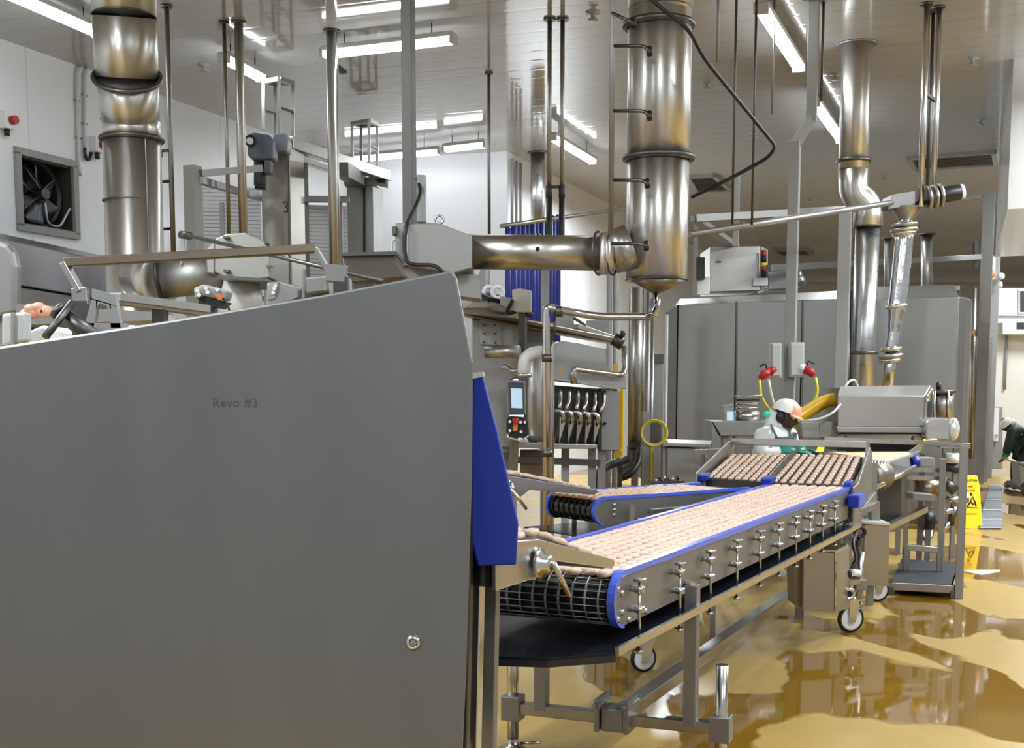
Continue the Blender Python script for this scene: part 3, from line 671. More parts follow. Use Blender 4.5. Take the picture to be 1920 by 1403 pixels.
make('end_wall', M().pix([(2, 588), (50, 585), (50, 640), (2, 650)], 4.2, .05), LGREY, t, .01); make('chute', M().pix([(55, 620), (80, 610), (150, 625), (140, 660), (50, 660)], 4.3, .3), WHITE, t, .01); make('collar', M().pix([(20, 586), (24, 586), (24, 650), (20, 650)], 4.18, .03), GREYP, t); make('conveyor_bed', M().pix([(30, 570), (290, 585), (300, 600), (30, 610)], 5.0, .3), STEELH, t)
m = M(); rr = random.Random(3)
for k in range(7): q = P(50+rr.uniform(0, 36), 583+rr.uniform(-6, 10), 4.6); m.sph(q, (.03, .03, .022), None, 10, 7)
o = single('meat_trim', m, RED_MEAT, 'small pinkish heap of meat beside the pale hopper', 'meat'); o['kind'] = 'stuff'
# ---------------------------------------------------------------- round ceiling flange + vertical pole helper
def pole(name, px, ref, Y, y1, w, mt, label, cat, y0=None, plate=.06, square=False, group=None, Zb=None):
    t = thing(name, label, cat, group); b = P(px, ref, Y); zt = CEIL if y0 is None else P(px, y0, Y).z; zb = P(px, y1, Y).z if Zb is None else Zb
    a, e = Vector((b.x, b.y, zb)), Vector((b.x, b.y, zt))
    make('tube', M().bar(a, e, w, w, CR) if square else M().cyl(a, e, w/2, 16), mt, t, .004 if square else 0)
    if plate and y0 is None:
        make('ceiling_plate', M().box(e-Z*.012, (w+plate, w+plate, .024), Matrix.Rotation(-TH, 3, 'Z')) if square else M().cyl(e-Z*.025, e, w/2+plate/2, 18), DARKST, t)
    return t
# ---------------------------------------------------------------- left round duct with offset elbows
YD = 9.5; r = 52*S(YD)
t = thing('round_duct', 'big shiny round duct on the left with a double offset near the ceiling', 'duct')
make('lower_section', M().tube([Vector((P(248, 400, YD).x, YD, .0)), P(247, 262, YD)], r, 40), DUCT, t)
make('upper_section', M().tube([P(247, 262, YD), P(246, 226, YD)], r, 40), DUCT, t)
c1, c2_, c3 = P(245, 226, YD), P(238, 145, YD-.2), P(233, 32, YD-.3)
make('elbow', M().tube([c1, c1*.5+c2_*.5, c2_], [r, r*1.02, r*1.05], 40), DUCT, t); make('elbow', M().tube([c2_, c3], [r*1.05, r*1.06], 40), DUCT, t)
make('top_section', M().tube([c3, Vector((c3.x, c3.y, CEIL))], r*1.06, 40), DUCT, t)
ax = (c2_-c1).normalized()
for c, a, R, w_ in ((P(247, 262, YD), Z, r, .018), (c2_, ax, r*1.05, .02)): make('flange_ring', M().ring(c, a, R+.012, w_, 40, 8), DARKST, t)
for c, a in ((P(248, 378, YD), Z), (c1, Z), (c3, Z)): make('seam_band', M().ring(c, a, r*(1.0 if c is not c3 else 1.06), .006, 40, 6), DARKST, t)
lo, hi = P(284, 264, YD), P(286, 560, YD); make('long_seam', M().bar(Vector((lo.x, YD-r*.72, hi.z)), Vector((lo.x, YD-r*.72, lo.z)), .008), DARKST, t)
# side elbow running to the hood
t = thing('round_duct', 'grey horizontal duct branching from the left round duct towards the hood', 'duct')
q0, q1, q2 = P(262, 520, 9.2), P(305, 525, 8.7), P(420, 512, 8.7)
make('collar', M().tube([q0, q0*.4+q1*.6, q1], [.155, .158, .158], 36), DUCT, t); make('flange_ring', M().ring(q1, q2-q1, .155, .018, 36), BLACK, t)
make('pipe', M().tube([q1, q2], .13, 36), DULL, t)
# thin pole with brackets beside the duct
t = pole('support_pole', 319, 250, 12.07, 475, .05, DULL, 'thin ceiling pole with three short bracket arms just right of the left duct', 'pole')
for y, xl in ((282, 302), (340, 300), (429, 300)):
    a, b = P(319, y, 12.07), P(xl, y+1, 12.0); make('bracket_arm', M().tube(fillet([a, b, b-Z*.06], .04), .014, 8), DARKST, t)
pole('support_pole', 425, 250, 12.6, 440, .04, STEEL, 'slim grey pole from the ceiling, left of a thicker shiny pole', 'pole')
pole('support_pole', 452, 250, 12.6, 445, .09, DUCT, 'shiny round ceiling pole left of the blue grey gear motor', 'pole')
t = pole('support_pole', 625, 300, 12.9, 545, .115, DUCT, 'polished thick round ceiling pole between the two lift columns', 'pole')
b = P(625, 130, 12.9); make('bracket', M().prism([P(635, 120, 12.9), P(650, 133, 12.9), P(635, 134, 12.9)], (0, .1, 0)), DARKST, t)
# long hood along the left wall
t = thing('oven_hood', 'long grey stainless hood along the left wall under the fan', 'hood')
def lw(px, py, off): return onplane(px, py, W0+wn*off, wn)
a, b = lw(0, 432, .9), lw(205, 487, .9); dz = -Z*.28
a = a-wl*.6; b = b+wl*.6
make('top_cover', M().prism([a, a+wn*.25-Z*.10, a+wn*.25-Z*.5, a-wn*.6-Z*.5, a-wn*.6], b-a), STEELH, t, .01)
make('lower_cover', M().prism([a+wn*.18-Z*.50, a+wn*.38-Z*.56, a+wn*.38-Z*.75, a-wn*.4-Z*.75, a-wn*.4-Z*.5], b-a), DULL, t, .01)
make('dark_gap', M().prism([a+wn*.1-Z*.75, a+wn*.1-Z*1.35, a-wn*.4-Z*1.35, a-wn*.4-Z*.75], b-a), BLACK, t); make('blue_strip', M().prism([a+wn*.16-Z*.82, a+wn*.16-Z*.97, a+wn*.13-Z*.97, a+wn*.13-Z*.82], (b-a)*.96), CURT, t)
make('front_rail', M().prism([a+wn*.2-Z*.99, a+wn*.22-Z*1.04, a+wn*.1-Z*1.04], b-a), SHINY, t)
make('base', M().prism([a+wn*.2-Z*1.35, Vector((a.x, a.y, 0))+wn*.2, Vector((a.x, a.y, 0))-wn*.4, a-wn*.4-Z*1.35], b-a), DARKST, t)
t = thing('end_panel', 'dark rounded end panel of a machine at the left picture edge', 'panel')
make('panel', M().pix([(-30, 450), (0, 452), (14, 458), (24, 472), (30, 500), (28, 590), (-30, 600)], 5.4, .08), DULL, t, .02); make('panel_stand', M().pix([(-30, 600), (14, 592), (14, 1000), (-30, 1000)], 5.45, .06), DULL, t)
# guard frame with mesh screens
t = thing('mesh_fence', 'grey square tube frame with pale mesh screens behind the thin ceiling poles', 'frame')
yg = 12.0
make('post', M().bar(Vector((P(361, 450, yg).x, yg, 0)), P(361, 311, yg), .13, .13, CR), GREYP, t, .006)
make('top_rail', M().bar(P(374, 325, yg), P(488, 316, yg+.9), .07), DULL, t, .004); make('top_rail', M().bar(P(374, 338, yg), P(492, 372, yg+2.7), .07), DULL, t, .004)
make('top_rail', M().bar(P(492, 373, yg+2.7), P(655, 374, yg+2.75), .07), DULL, t, .004)
MESHM = ribbed('pale_mesh_screen', (.66, .68, .72, 1), .4, .045, .6, ax=False, line=.35)
for a, b, y in (((372, 350), (488, 375), 14.75), ((568, 384), (650, 384), 14.8)):
    p0, p1 = P(a[0], a[1], y), P(b[0], b[1], y+.1); make('mesh_screen', M().obox(Vector((p0.x, p0.y, 1.9)), Vector((p1.x-p0.x, p1.y-p0.y, 0)), Z*(p0.z-1.9), Vector((0, .02, 0))), MESHM, t)
p = P(575, 400, 14.8); make('post', M().bar(Vector((p.x, p.y, 0)), Vector((p.x, p.y, P(575, 300, 14.8).z)), .05), STEEL, t)
make('screen_foot', M().bar(P(490, 560, 14.75), P(660, 560, 14.8), .06), DULL, t)
for xx in (420, 640): q = P(xx, 520, 14.8); make('post', M().bar(Vector((q.x, 14.8, 0)), Vector((q.x, 14.8, P(xx, 380, 14.8).z)), .05), DULL, t)
# lift with two columns, beams, gear motor, lattice tops
t = thing('bin_lift', 'tall stainless bin lift with two columns, double beam, gear motor and lattice tops', 'lift')
c1 = make('column', M().prism([Vector((P(491, 400, 13.8).x, 13.8, 0)), Vector((P(545, 400, 13.8).x, 13.8, 0)), Vector((P(569, 400, 14.1).x, 14.2, 0)), Vector((P(515, 400, 14.1).x, 14.2, 0))], Z*P(520, 268, 13.8).z), mat('stained_column_steel', (.36, .345, .30, 1), .45, 1, .3, 1.6, .1), t, .006)
m = M()
for y in (390, 448, 455): m.sph(P(550, y, 13.88), .022, None, 8, 6)
make('column_seam', M().bar(P(541, 300, 13.78), P(541, 560, 13.78), .012), DARKST, c1)
make('lettering', M().tube(fillet([P(530, 380, 13.78), P(537, 378, 13.78), P(539, 384, 13.78), P(534, 388, 13.78), P(540, 392, 13.78), P(538, 398, 13.78), P(531, 396, 13.78)], .02), .006, 6), DARK, c1)
a = Vector((P(651, 420, 16.1).x, 16.1, 0)); b = Vector((P(700, 420, 16.1).x, 16.1, 0)); c = Vector((P(718, 420, 16.5).x, 16.55, 0)); zt = P(680, 345, 16.1).z
c2k = make('column', M().prism([a, b, c, a+(c-b)], Z*zt), DULL, t, .006); make('column_slot', M().bar(P(683, 352, 16.08), P(683, 480, 16.08), .03, .02), BLACK, c2k)
make('column_cap', M().pix([(642, 332), (702, 332), (706, 347), (646, 349)], 16.05, .5), DULL, c2k, .01)
def seg(p, q, w, h=None): return M().bar(P(*p), P(*q), w, h)
bm = make('beam', seg((540, 268, 13.9), (724, 330, 16.2), .13, .13), STEELH, t, .006); bm = make('beam', seg((528, 286, 14.3), (690, 336, 16.5), .11, .11), STEELH, t, .006)
make('beam_end', M().pix([(700, 322), (727, 328), (727, 352), (703, 346)], 16.1, .06), GREYP, t, .006); make('beam_end_slot', M().pix([(708, 330), (722, 334), (722, 345), (708, 342)], 16.09, .02), BLACK, t)
dm = make('drive_shaft', seg((640, 318, 14.2), (676, 338, 16.1), .16), DARKST, t)
gm = make('gear_motor', M().pix([(464, 252), (478, 247), (505, 252), (512, 262), (512, 298), (495, 300), (470, 298), (464, 290)], 13.3, .28), MOTOR, t, .02)
make('shaft_cap', M().cyl(P(468, 264, 13.3)+Vector((0, .1, 0)), P(468, 264, 13.2), .035, 18), WHITE, gm); make('shaft_ring', M().cyl(P(469, 264, 13.3), P(469, 264, 13.25), .06, 20), BLACK, gm)
make('motor_body', M().cyl(P(488, 298, 13.45), P(488, 348, 13.45), .068, 20), mat('dark_motor', lin(52, 56, 66), .45), gm, .008); make('motor_fan_cover', M().cyl(P(488, 345, 13.45), P(488, 355, 13.45), .060, 20), BLACK, gm)
make('terminal_box', M().pix([(495, 300), (508, 300), (508, 325), (495, 325)], 13.3, .14), MOTOR, gm, .01); make('gear_flange', M().pix([(512, 250), (535, 248), (540, 262), (538, 285), (512, 285)], 13.6, .25), mat('motor_flange', lin(126, 132, 144), .4), gm, .02)
def lattice(x0, x1, x2, x3, yt, yb, Y, label):
    """open four post tower; corner columns at photo columns x0..x3"""
    lt = make('lattice_tower', M().bar(P(x0, yt+8, Y), P(x0, yb-20, Y), .035), STEEL, t)
    pts = [(x0, Y, 6), (x2, Y-.15, 0), (x3, Y+.15, 8), (x1, Y+.3, 11)]
    for x, y, o_ in pts[1:]: make('tower_post', M().bar(P(x, yt+o_, y), P(x, yb, y), .035), STEEL if x != x1 else DULL, lt)
    for i in range(4):
        a, b = pts[i], pts[(i+1) % 4]; make('tower_rail', M().bar(P(a[0], yt+a[2], a[1]), P(b[0], yt+b[2], b[1]), .045), STEEL, lt)
    ym = (yt+yb)/2-3
    for i in (1, 3):
        a, b = pts[i], pts[(i+1) % 4]; make('tower_rail', M().bar(P(a[0], ym+a[2], a[1]), P(b[0], ym+b[2], b[1]), .025), DARKST, lt)
lattice(494, 516, 524, 549, 148, 262, 14.1, '')
lattice(660, 677, 692, 707, 226, 322, 16.2, '')
# grey hood in front of the columns
t = thing('extract_hood', 'pale grey steel hood with a domed top and flared skirt below, behind the bronze bar', 'hood')
make('hood_body', M().pix([(402, 448), (425, 438), (460, 436), (487, 447), (506, 460), (506, 522), (480, 524), (420, 520), (402, 510)], 8.3, .7), mat('warm_grey_steel', (.31, .30, .27, 1), .47, .9, .06, 3), t, .01)
make('hood_shoulder', M().pix([(385, 470), (403, 448), (403, 515), (388, 512)], 8.5, .5), DULL, t, .01)
make('skirt', M().tube([P(452, 522, 8.6), P(452, 600, 8.6)], [.12, .17], 10), LGREY, t); make('rim', M().pix([(408, 516), (500, 522), (500, 528), (408, 522)], 8.2, .9), DARKST, t)
for x, y in ((423, 445), (500, 455), (505, 500), (424, 508)): make('latch', M().pix([(x-5, y-3), (x+5, y-2), (x+5, y+2), (x-5, y+2)], 8.25, .05), DARKST, t)
t = thing('control_box', 'small grey push button box with an orange button, behind the foreground panel edge', 'control box')
y = 6.0
make('housing', M().pix([(362, 540), (382, 533), (428, 545), (422, 563), (380, 555), (366, 562)], y, .12), GREYP, t, .01); make('underside', M().pix([(372, 562), (385, 556), (425, 566), (412, 578), (372, 570)], y+.02, .12), BLACK, t)
for x, yy in ((370, 545), (373, 553), (386, 540), (389, 548), (407, 543)): make('push_button', M().cyl(P(x, yy, y), P(x, yy, y-.03), .010, 12), WHITE, t)
make('push_button', M().cyl(P(412, 557, y), P(412, 557, y-.04), .014, 12), ORANGE, t); q = P(395, 560, y+.1); make('stand_post', M().bar(Vector((q.x, q.y, 0)), q, .05), DARKST, t); make('cable', M().tube(fillet([P(418, 560, y), P(425, 568, y), P(430, 580, y), P(430, 640, y)], .03), .006, 6), DARK, t)
t = thing('control_box', 'grey sloping control box right of the flared hood skirt', 'control box')
make('housing', M().pix([(500, 530), (525, 527), (562, 538), (560, 560), (528, 575), (498, 580)], y, .2), DULL, t, .01); make('face', M().pix([(505, 531), (522, 528), (515, 560), (499, 562)], y-.01, .02), GREYP, t)
q = P(528, 560, y+.12); make('stand_post', M().bar(Vector((q.x, q.y, 0)), q, .05), DARKST, t)
for x, yy in ((516, 536), (514, 541), (512, 549)): make('push_button', M().cyl(P(x, yy, y-.01), P(x, yy, y-.03), .009, 12), WHITE, t)
t = thing('tie_rod', 'thin dark rod sloping down to the right from a bracket behind the bronze bar', 'rod')
make('rod', M().cyl(P(345, 440, 7.0), P(720, 528, 5.4), .010, 8), DARKST, t); make('bracket', M().pix([(335, 436), (345, 434), (348, 480), (338, 500)], 7.05, .05), GREYP, t, .004); make('hinge', M().cyl(P(338, 440, 7.02), P(358, 443, 7.0), .022, 10), DARKST, t)
t = thing('machine_deck', 'low clutter of grey plates just above the foreground panel edge, under the bar end', 'machine')
q = P(640, 560, 6.0); make('stand_post', M().bar(Vector((q.x, q.y, 0)), q, .10), DARKST, t); make('deck', M().pix([(560, 545), (700, 530), (720, 560), (560, 580)], 5.6, .8), DARKST, t); make('plate', M().pix([(615, 522), (652, 518), (655, 550), (618, 556)], 5.0, .12), GREYP, t, .006); make('cover', M().pix([(570, 520), (612, 516), (612, 548), (575, 552)], 5.5, .25), DULL, t, .01); make('support', M().pix([(566, 505), (571, 505), (571, 560), (566, 560)], 5.3, .05), STEELH, t)
t = thing('feed_chute', 'dark brown tapered steel chute left of the pale duct box', 'chute')
make('chute', M().pix([(640, 477), (742, 474), (742, 490), (760, 520), (660, 530)], 6.6, .45), mat('dark_brown_chute', lin(74, 65, 56), .5, 0, .2, 4), t, .006); make('lip', M().pix([(638, 474), (743, 471), (743, 478), (640, 480)], 6.58, .5), DARKST, t)
# ---------------------------------------------------------------- duct box, horizontal duct and the big central duct
YB = 8.2
pole('square_post', 767, 250, YB+.3, 470, .075, mat('dark_post_paint', lin(84, 82, 77), .45), 'dark square ceiling post standing behind the pale duct box', 'post', square=True, plate=0)
t = thing('duct_box', 'pale grey steel duct box tapering into the horizontal round duct', 'duct')
box = make('box', M().pix([(762, 419), (820, 418), (872, 437), (885, 441), (885, 503), (850, 513), (762, 498)], YB-.25, .5), mat('pale_duct_steel', (.31, .305, .29, 1), .44, .9, .05, 3), t, .008)
make('side_cover', M().pix([(741, 418), (763, 418), (763, 498), (748, 500), (741, 490)], YB-.15, .4), DULL, t, .006)
make('base', M().pix([(745, 498), (860, 513), (900, 516), (900, 560), (745, 540)], YB-.1, .4), DULL, t)
make('lifting_eye', M().ring(P(824, 412, YB-.1), (0, 1, 0), .026, .008, 16, 6), SHINY, t)
make('handle', M().tube(fillet([P(742, 450, YB-.2), P(735, 450, YB-.2), P(735, 478, YB-.2), P(742, 478, YB-.2)], .02), .008, 8), LGREY, t)
m = M().pix([(735, 425), (744, 424), (744, 440), (735, 440)], YB-.2, .1); make('hinge', m, DARKST, t, .004)
make('cable', M().tube(fillet([P(782, 335, YB+.15), P(790, 360, YB+.05), P(778, 390, YB), P(762, 420, YB-.3), P(757, 460, YB-.3), P(762, 492, YB-.3), P(778, 497, YB-.3), P(810, 497, YB-.3), P(822, 502, YB-.3), P(830, 512, YB-.3)], .12), .013, 8), BLACK, t)
make('cylinder_mount', M().pix([(781, 327), (798, 328), (798, 416), (781, 416)], YB+.1, .1), GREYP, t, .005)
t = thing('round_duct', 'horizontal round steel duct joining the pale box to the big central duct', 'duct')
a, b, c_ = P(872, 472, YB), P(1122, 475, YB), P(1180, 478, YB+.05); rh = 32*S(YB)
make('pipe', M().tube([a, b], rh, 36), mat('warm_polished_duct', (.46, .44, .39, 1), .33, 1, .1, 2, .06), t)
make('collar', M().tube([P(1122, 475, YB), P(1148, 475, YB)], [rh*1.22, rh*1.22], 36), DUCT, t); make('collar', M().tube([P(1146, 475, YB), P(1182, 462, YB)], [rh*1.2, rh*1.34], 36), STEEL, t)
for x in (1122, 1148): make('seam_band', M().ring(P(x, 475, YB), CR*1, rh*1.22, .008, 36, 6), DARKST, t); make('tapping', M().cyl(P(1008, 438, YB-.02), P(1008, 448, YB-.02), .02, 10), LGREY, t); make('access_port', M().cyl(P(1008, 467, YB-rh*.9), P(1008, 467, YB-rh*1.1), .014, 12), DARK, t)
YC = 8.35; rc = 59*S(YC)
t = thing('round_duct', 'big shiny vertical duct in the middle with ring flanges and a conical bottom', 'duct')
X = lambda x, y: P(x, y, YC)
make('lower_section', M().tube([X(1231, 526), X(1234, 297)], rc*.96, 44), DUCT, t); make('upper_section', M().tube([X(1235, 297), X(1237, 18)], rc*.98, 44), DUCT, t)
q = X(1238, 18); make('top_section', M().tube([q, q+Z*.9+Vector((.03, -.1, 0)), Vector((q.x+.03, q.y-.1, CEIL))], [rc*.98, rc*1.0, rc], 44), DUCT, t)
make('cone', M().tube([X(1231, 525), X(1229, 550)], [rc*.96, rc*.12], 44), BROWNST, t)
for y in (48, 297): make('flange_ring', M().ring(X(1235, y), Z, rc*1.03, .022, 44, 8), DARKST, t)
for y, x in ((525, 1231), (18, 1238)): make('seam_band', M().ring(X(x, y), Z, rc*.97, .006, 44, 6), DARKST, t); make('drain_pipe', M().tube(fillet([X(1229, 548), X(1229, 575), X(1222, 590), X(1210, 592)], .06), .018, 10), SHINY, t)
# conduit with arms
YQ = 8.0
t = pole('conduit_pole', 1147, 250, YQ, 440, .035, DULL, 'thin grey vertical conduit with six bent arms reaching the big central duct', 'conduit', plate=0)
for y, (xe, ye) in ((24, (1188, 44)), (86, (1218, 97)), (208, (1218, 218)), (338, (1214, 345)), (457, (1212, 462))):
    a = P(1147, y, YQ); b = P(xe-10, y, YQ-.12) if y > 30 else P(1160, y+6, YQ-.1); e = P(xe, ye, YQ-.14)
    make('arm', M().tube(fillet([a, b, e], .05), .011, 8), DARKST, t); make('probe_end', M().cyl(e-Z*.02, e+Z*.03+Vector((0, .02, 0)), .018, 10), BLACK, t)
t = thing('bent_cable', 'black cable crossing the central duct and bending sharply on its right', 'cable')
make('cable', M().tube(fillet([P(1190, -30, 7.7), P(1245, 20, 7.7), P(1290, 52, 7.75), P(1320, 110, 7.9), P(1455, 275, 8.6), P(1440, 296, 8.7), P(1375, 332, 8.8), P(1296, 370, 8.9)], .1), .013, 8), BLACK, t)
# ---------------------------------------------------------------- poles and curtain beyond
t = thing('twin_pipe', 'two slim parallel pipes from the ceiling ending in black sleeves', 'pipe')
for x, yt, yb in ((1030, 65, 350), (1054, 62, 350)):
    b = P(x, 250, 12.5); zb = P(x, 352, 12.5).z; make('pipe', M().cyl(Vector((b.x, b.y, zb)), Vector((b.x, b.y, CEIL)), .022, 12), STEEL, t); make('ceiling_plate', M().cyl(Vector((b.x, b.y, CEIL-.02)), Vector((b.x, b.y, CEIL)), .06, 16), DARKST, t)
    make('black_sleeve', M().tube([Vector((b.x, b.y, P(x, 366, 12.5).z)), Vector((b.x, b.y, P(x, 500, 12.5).z))], .030, 12), BLACK, t); make('coupling', M().cyl(Vector((b.x, b.y, zb-.1)), Vector((b.x, b.y, zb+.02)), .032, 12), DARK, t)
make('tie_bar', M().cyl(P(1030, 351, 12.5), P(1054, 350, 12.5), .015, 8), DARKST, t)
pole('support_pole', 917, 300, 14.6, 445, .035, DULL, 'very thin ceiling pole left of the twin pipes, over the white wall', 'pole')
for x, l in ((960, 'leftmost of three thin conduits on the white wall above the blue curtain'), (968, 'middle one of three thin conduits on the white wall above the blue curtain'), (976, 'rightmost of three thin conduits on the white wall above the blue curtain')):
    q = onplane(x, 350, W2+Vector((sd.y, -sd.x, 0))*.06, Vector((sd.y, -sd.x, 0)))
    single('conduit_pipe', M().cyl(Vector((q.x, q.y, onplane(x, 425, W2, Vector((sd.y, -sd.x, 0))).z)), Vector((q.x, q.y, CEIL-.1)), .022, 8), GREYP, l, 'conduit')
pole('round_duct', 1008, 350, 19.5, 445, .22, GALV, 'grey blue galvanised duct behind the twin pipes', 'duct', plate=.1)
# blue strip curtain
t = thing('strip_curtain', 'deep blue strip curtain hanging behind the horizontal duct', 'curtain')
ya, yb = 13.6, 15.6
def cur(f): return P(947, 425, ya)*(1-f)+P(1050, 400, yb)*f
n = 12
for i in range(n):
    f0, f1 = i/n, (i+1.12)/n; a, b = cur(f0), cur(min(f1, 1.02)); nn = (b-a).cross(Z).normalized(); rows = []
    zt, zb = a.z, P(1000, 610, 14).z-.6
    for z in (zt, (zt+zb)/2, zb):
        rows.append([Vector((a.x+(b.x-a.x)*u, a.y+(b.y-a.y)*u, z))+nn*(.022*math.sin(u*math.pi)+(.008 if i % 2 else 0)) for u in (0, .2, .4, .6, .8, 1)])
    s_ = make('strip', M().grid(rows), CURT, t); q = s_.modifiers.new('thick', 'SOLIDIFY'); q.thickness = .006
make('curtain_rail', M().cyl(P(940, 424, ya-.05), P(1178, 390, 16.2), .025, 10), STEEL, t)
make('guide_post', M().bar(Vector((P(1022, 520, 13.2).x, 13.2, 0)), P(1022, 500, 13.2), .09), DULL, t)
# ---------------------------------------------------------------- second forming machine behind the guard
Y2 = 9.4
t = thing('forming_machine', 'stainless machine behind the blue guard with touch screen, side cylinder and curved pipes', 'machine')
make('left_housing', M().pix([(884, 598), (905, 600), (945, 601), (985, 612), (985, 700), (955, 715), (955, 850), (905, 850), (884, 760)], Y2, .7), DULL, t, .01)
fp = make('bolted_plate', M().pix([(898, 600), (940, 602), (940, 648), (900, 646)], Y2-.03, .03), GREYP, t, .004)
for x, y in ((908, 610), (928, 609), (908, 626), (928, 626), (907, 642), (928, 643)): make('bolt', M().cyl(P(x, y, Y2-.03), P(x, y, Y2-.045), .008, 8), DARK, fp)
make('cover_beam', M().prism([P(868, 578, Y2-.3), P(970, 596, Y2-.1), P(1165, 635, Y2+.5), P(1165, 646, Y2+.5), P(970, 612, Y2-.1), P(868, 590, Y2-.3)], (0, .35, 0)), BROWNST, t, .006)
make('top_cover', M().prism([P(862, 552, Y2-.2), P(900, 553, Y2-.1), P(940, 560, Y2), P(960, 572, Y2), P(990, 590, Y2+.1), P(970, 600, Y2), P(868, 580, Y2-.2)], (0, .8, 0)), STEELH, t, .01)
make('top_trim', M().tube([P(860, 550, Y2-.25), P(900, 552, Y2-.15), P(938, 565, Y2-.05)], .014, 8), BLACK, t)
make('back_housing', M().pix([(985, 600), (1040, 605), (1040, 640), (1138, 655), (1138, 720), (1035, 715), (985, 720)], Y2+.35, .5), DULL, t, .01)
make('side_shield', M().pix([(1035, 640), (1060, 640), (1090, 645), (1136, 656), (1138, 700), (1174, 705), (1174, 730), (1037, 715)], Y2+.2, .15), STEEL, t, .006)
make('barrel', M().tube([P(1010, 660, Y2+.1), P(1007, 665, Y2+.1), P(1006, 815, Y2+.1), P(1006, 828, Y2+.1)], [.07, .10, .10, .06], 22), mat('satin_barrel', (.42, .40, .37, 1), .4, .9), t)
sh = make('shelf', M().pix([(1036, 706), (1160, 726), (1160, 731), (1036, 712)], Y2+.05, .25), STEELH, t, .003)
make('lower_back', M().pix([(1035, 722), (1130, 730), (1130, 838), (1035, 830)], Y2+.36, .06), DARKST, t)
make('cabinet', M().pix([(1128, 728), (1162, 732), (1162, 846), (1124, 846)], Y2+.1, .4), DULL, t, .01); make('cabinet_edge', M().pix([(1122, 735), (1129, 735), (1128, 846), (1121, 846)], Y2+.06, .05), BLACK, t)
make('cabinet_handle', M().tube([P(1132, 795, Y2+.1), P(1132, 795, Y2+.04), P(1137, 793, Y2+.04)], .01, 8), BLACK, t)
for i in range(6):
    x = 1052+i*16.2; y = 727+i*1.2
    b_ = [P(x, y, Y2+.1), P(x, y+20, Y2+.08), P(x-6 if i % 2 else x-3, y+40, Y2+.02)]
    make('curved_pipe', M().tube(fillet(b_, .05), .016, 10), SHINY, t)
    if i < 5:
        h_ = make('hose_bend', M().tube(fillet([P(x-14, y+46, Y2+.04), P(x-2, y+42, Y2), P(x+6, y+52, Y2), P(x+3, y+66, Y2+.03)], .06), .018, 10), SHINY, t)
        make('vane', M().prism([P(x-2, y+54, Y2+.02), P(x+8, y+66, Y2), P(x-4, y+106, Y2+.04), P(x-14, y+110, Y2+.1)], (0, .05, 0)), STEELH, t)
make('ledge', M().pix([(1030, 832), (1120, 834), (1120, 842), (1030, 842)], Y2-.05, .4), STEELH, t, .004); make('ledge', M().pix([(940, 826), (1015, 832), (1015, 842), (938, 838)], Y2-.1, .5), STEELH, t, .004)
make('bent_rail', M().tube(fillet([P(1076, 720, Y2), P(1076, 697, Y2), P(1078, 692, Y2), P(1160, 703, Y2+.1), P(1168, 702, Y2+.1), P(1172, 690, Y2+.15), P(1170, 650, Y2+.2)], .06), .022, 12), SHINY, t)
make('valve', M().tube([P(1150, 635, Y2+.3), P(1168, 645, Y2+.3)], [.05, .055], 14), DARKST, t); make('valve_handle', M().cyl(P(1163, 625, Y2+.25), P(1172, 628, Y2+.25), .025, 12), DARK, t)
make('warning_label', M().prism([P(1050, 684, Y2+.195), P(1047, 697, Y2+.195), P(1053, 699, Y2+.195)], (0, .004, 0)), YELLOW, t); make('warning_label', M().pix([(1150, 684), (1157, 682), (1157, 700), (1151, 700)], Y2+.19, .005), YELLOW, t)
# touch screen and stop buttons
hs = make('screen_housing', M().pix([(948, 712), (985, 714), (987, 778), (952, 778)], Y2-.35, .12), DULL, t, .008); make('screen_bezel', M().pix([(953, 716), (982, 718), (983, 778), (954, 776)], Y2-.37, .03), mat('slate_bezel', lin(72, 80, 94), .35), hs, .003)
make('screen', M().pix([(958, 728), (979, 729), (980, 766), (959, 765)], Y2-.374, .006), SCREEN, hs)
eb = make('button_box', M().pix([(950, 784), (958, 781), (985, 783), (990, 790), (991, 815), (984, 822), (954, 820), (949, 812)], Y2-.4, .10), BLACK, t, .006)
for x, y, mm, r in ((956, 791, WHITE, .011), (976, 792, WHITE, .011), (984, 792, WHITE, .010), (956, 808, WHITE, .010), (977, 810, WHITE, .011), (966, 790, RED, .02)): make('push_button', M().cyl(P(x, y, Y2-.4), P(x, y, Y2-.43), r, 14), mm, eb)
make('button_label', M().pix([(961, 785), (972, 785), (970, 808), (962, 808)], Y2-.404, .004), ORANGE, eb)
make('guard_loop', M().tube(fillet([P(952, 812, Y2-.42), P(952, 820, Y2-.44), P(976, 827, Y2-.46), P(990, 818, Y2-.42)], .03), .008, 8), SHINY, eb)
make('screen_arm', M().bar(P(965, 822, Y2-.3), P(960, 920, Y2-.2), .06), DULL, t, .004)
# base frame
for x in (948, 962, 1060, 1110, 1128): q = P(x, 840, Y2+.2); make('leg', M().bar(Vector((q.x, q.y, 0)), q, .06), DULL if x != 1060 else GREYP, t)
make('base_box', M().pix([(975, 846), (1025, 846), (1025, 895), (975, 895)], Y2+.1, .3), mat('brown_motor_housing', lin(92, 72, 54), .5), t, .01); make('base_beam', M().bar(P(955, 862, Y2+.1), P(1125, 868, Y2+.15), .05), DARKST, t)
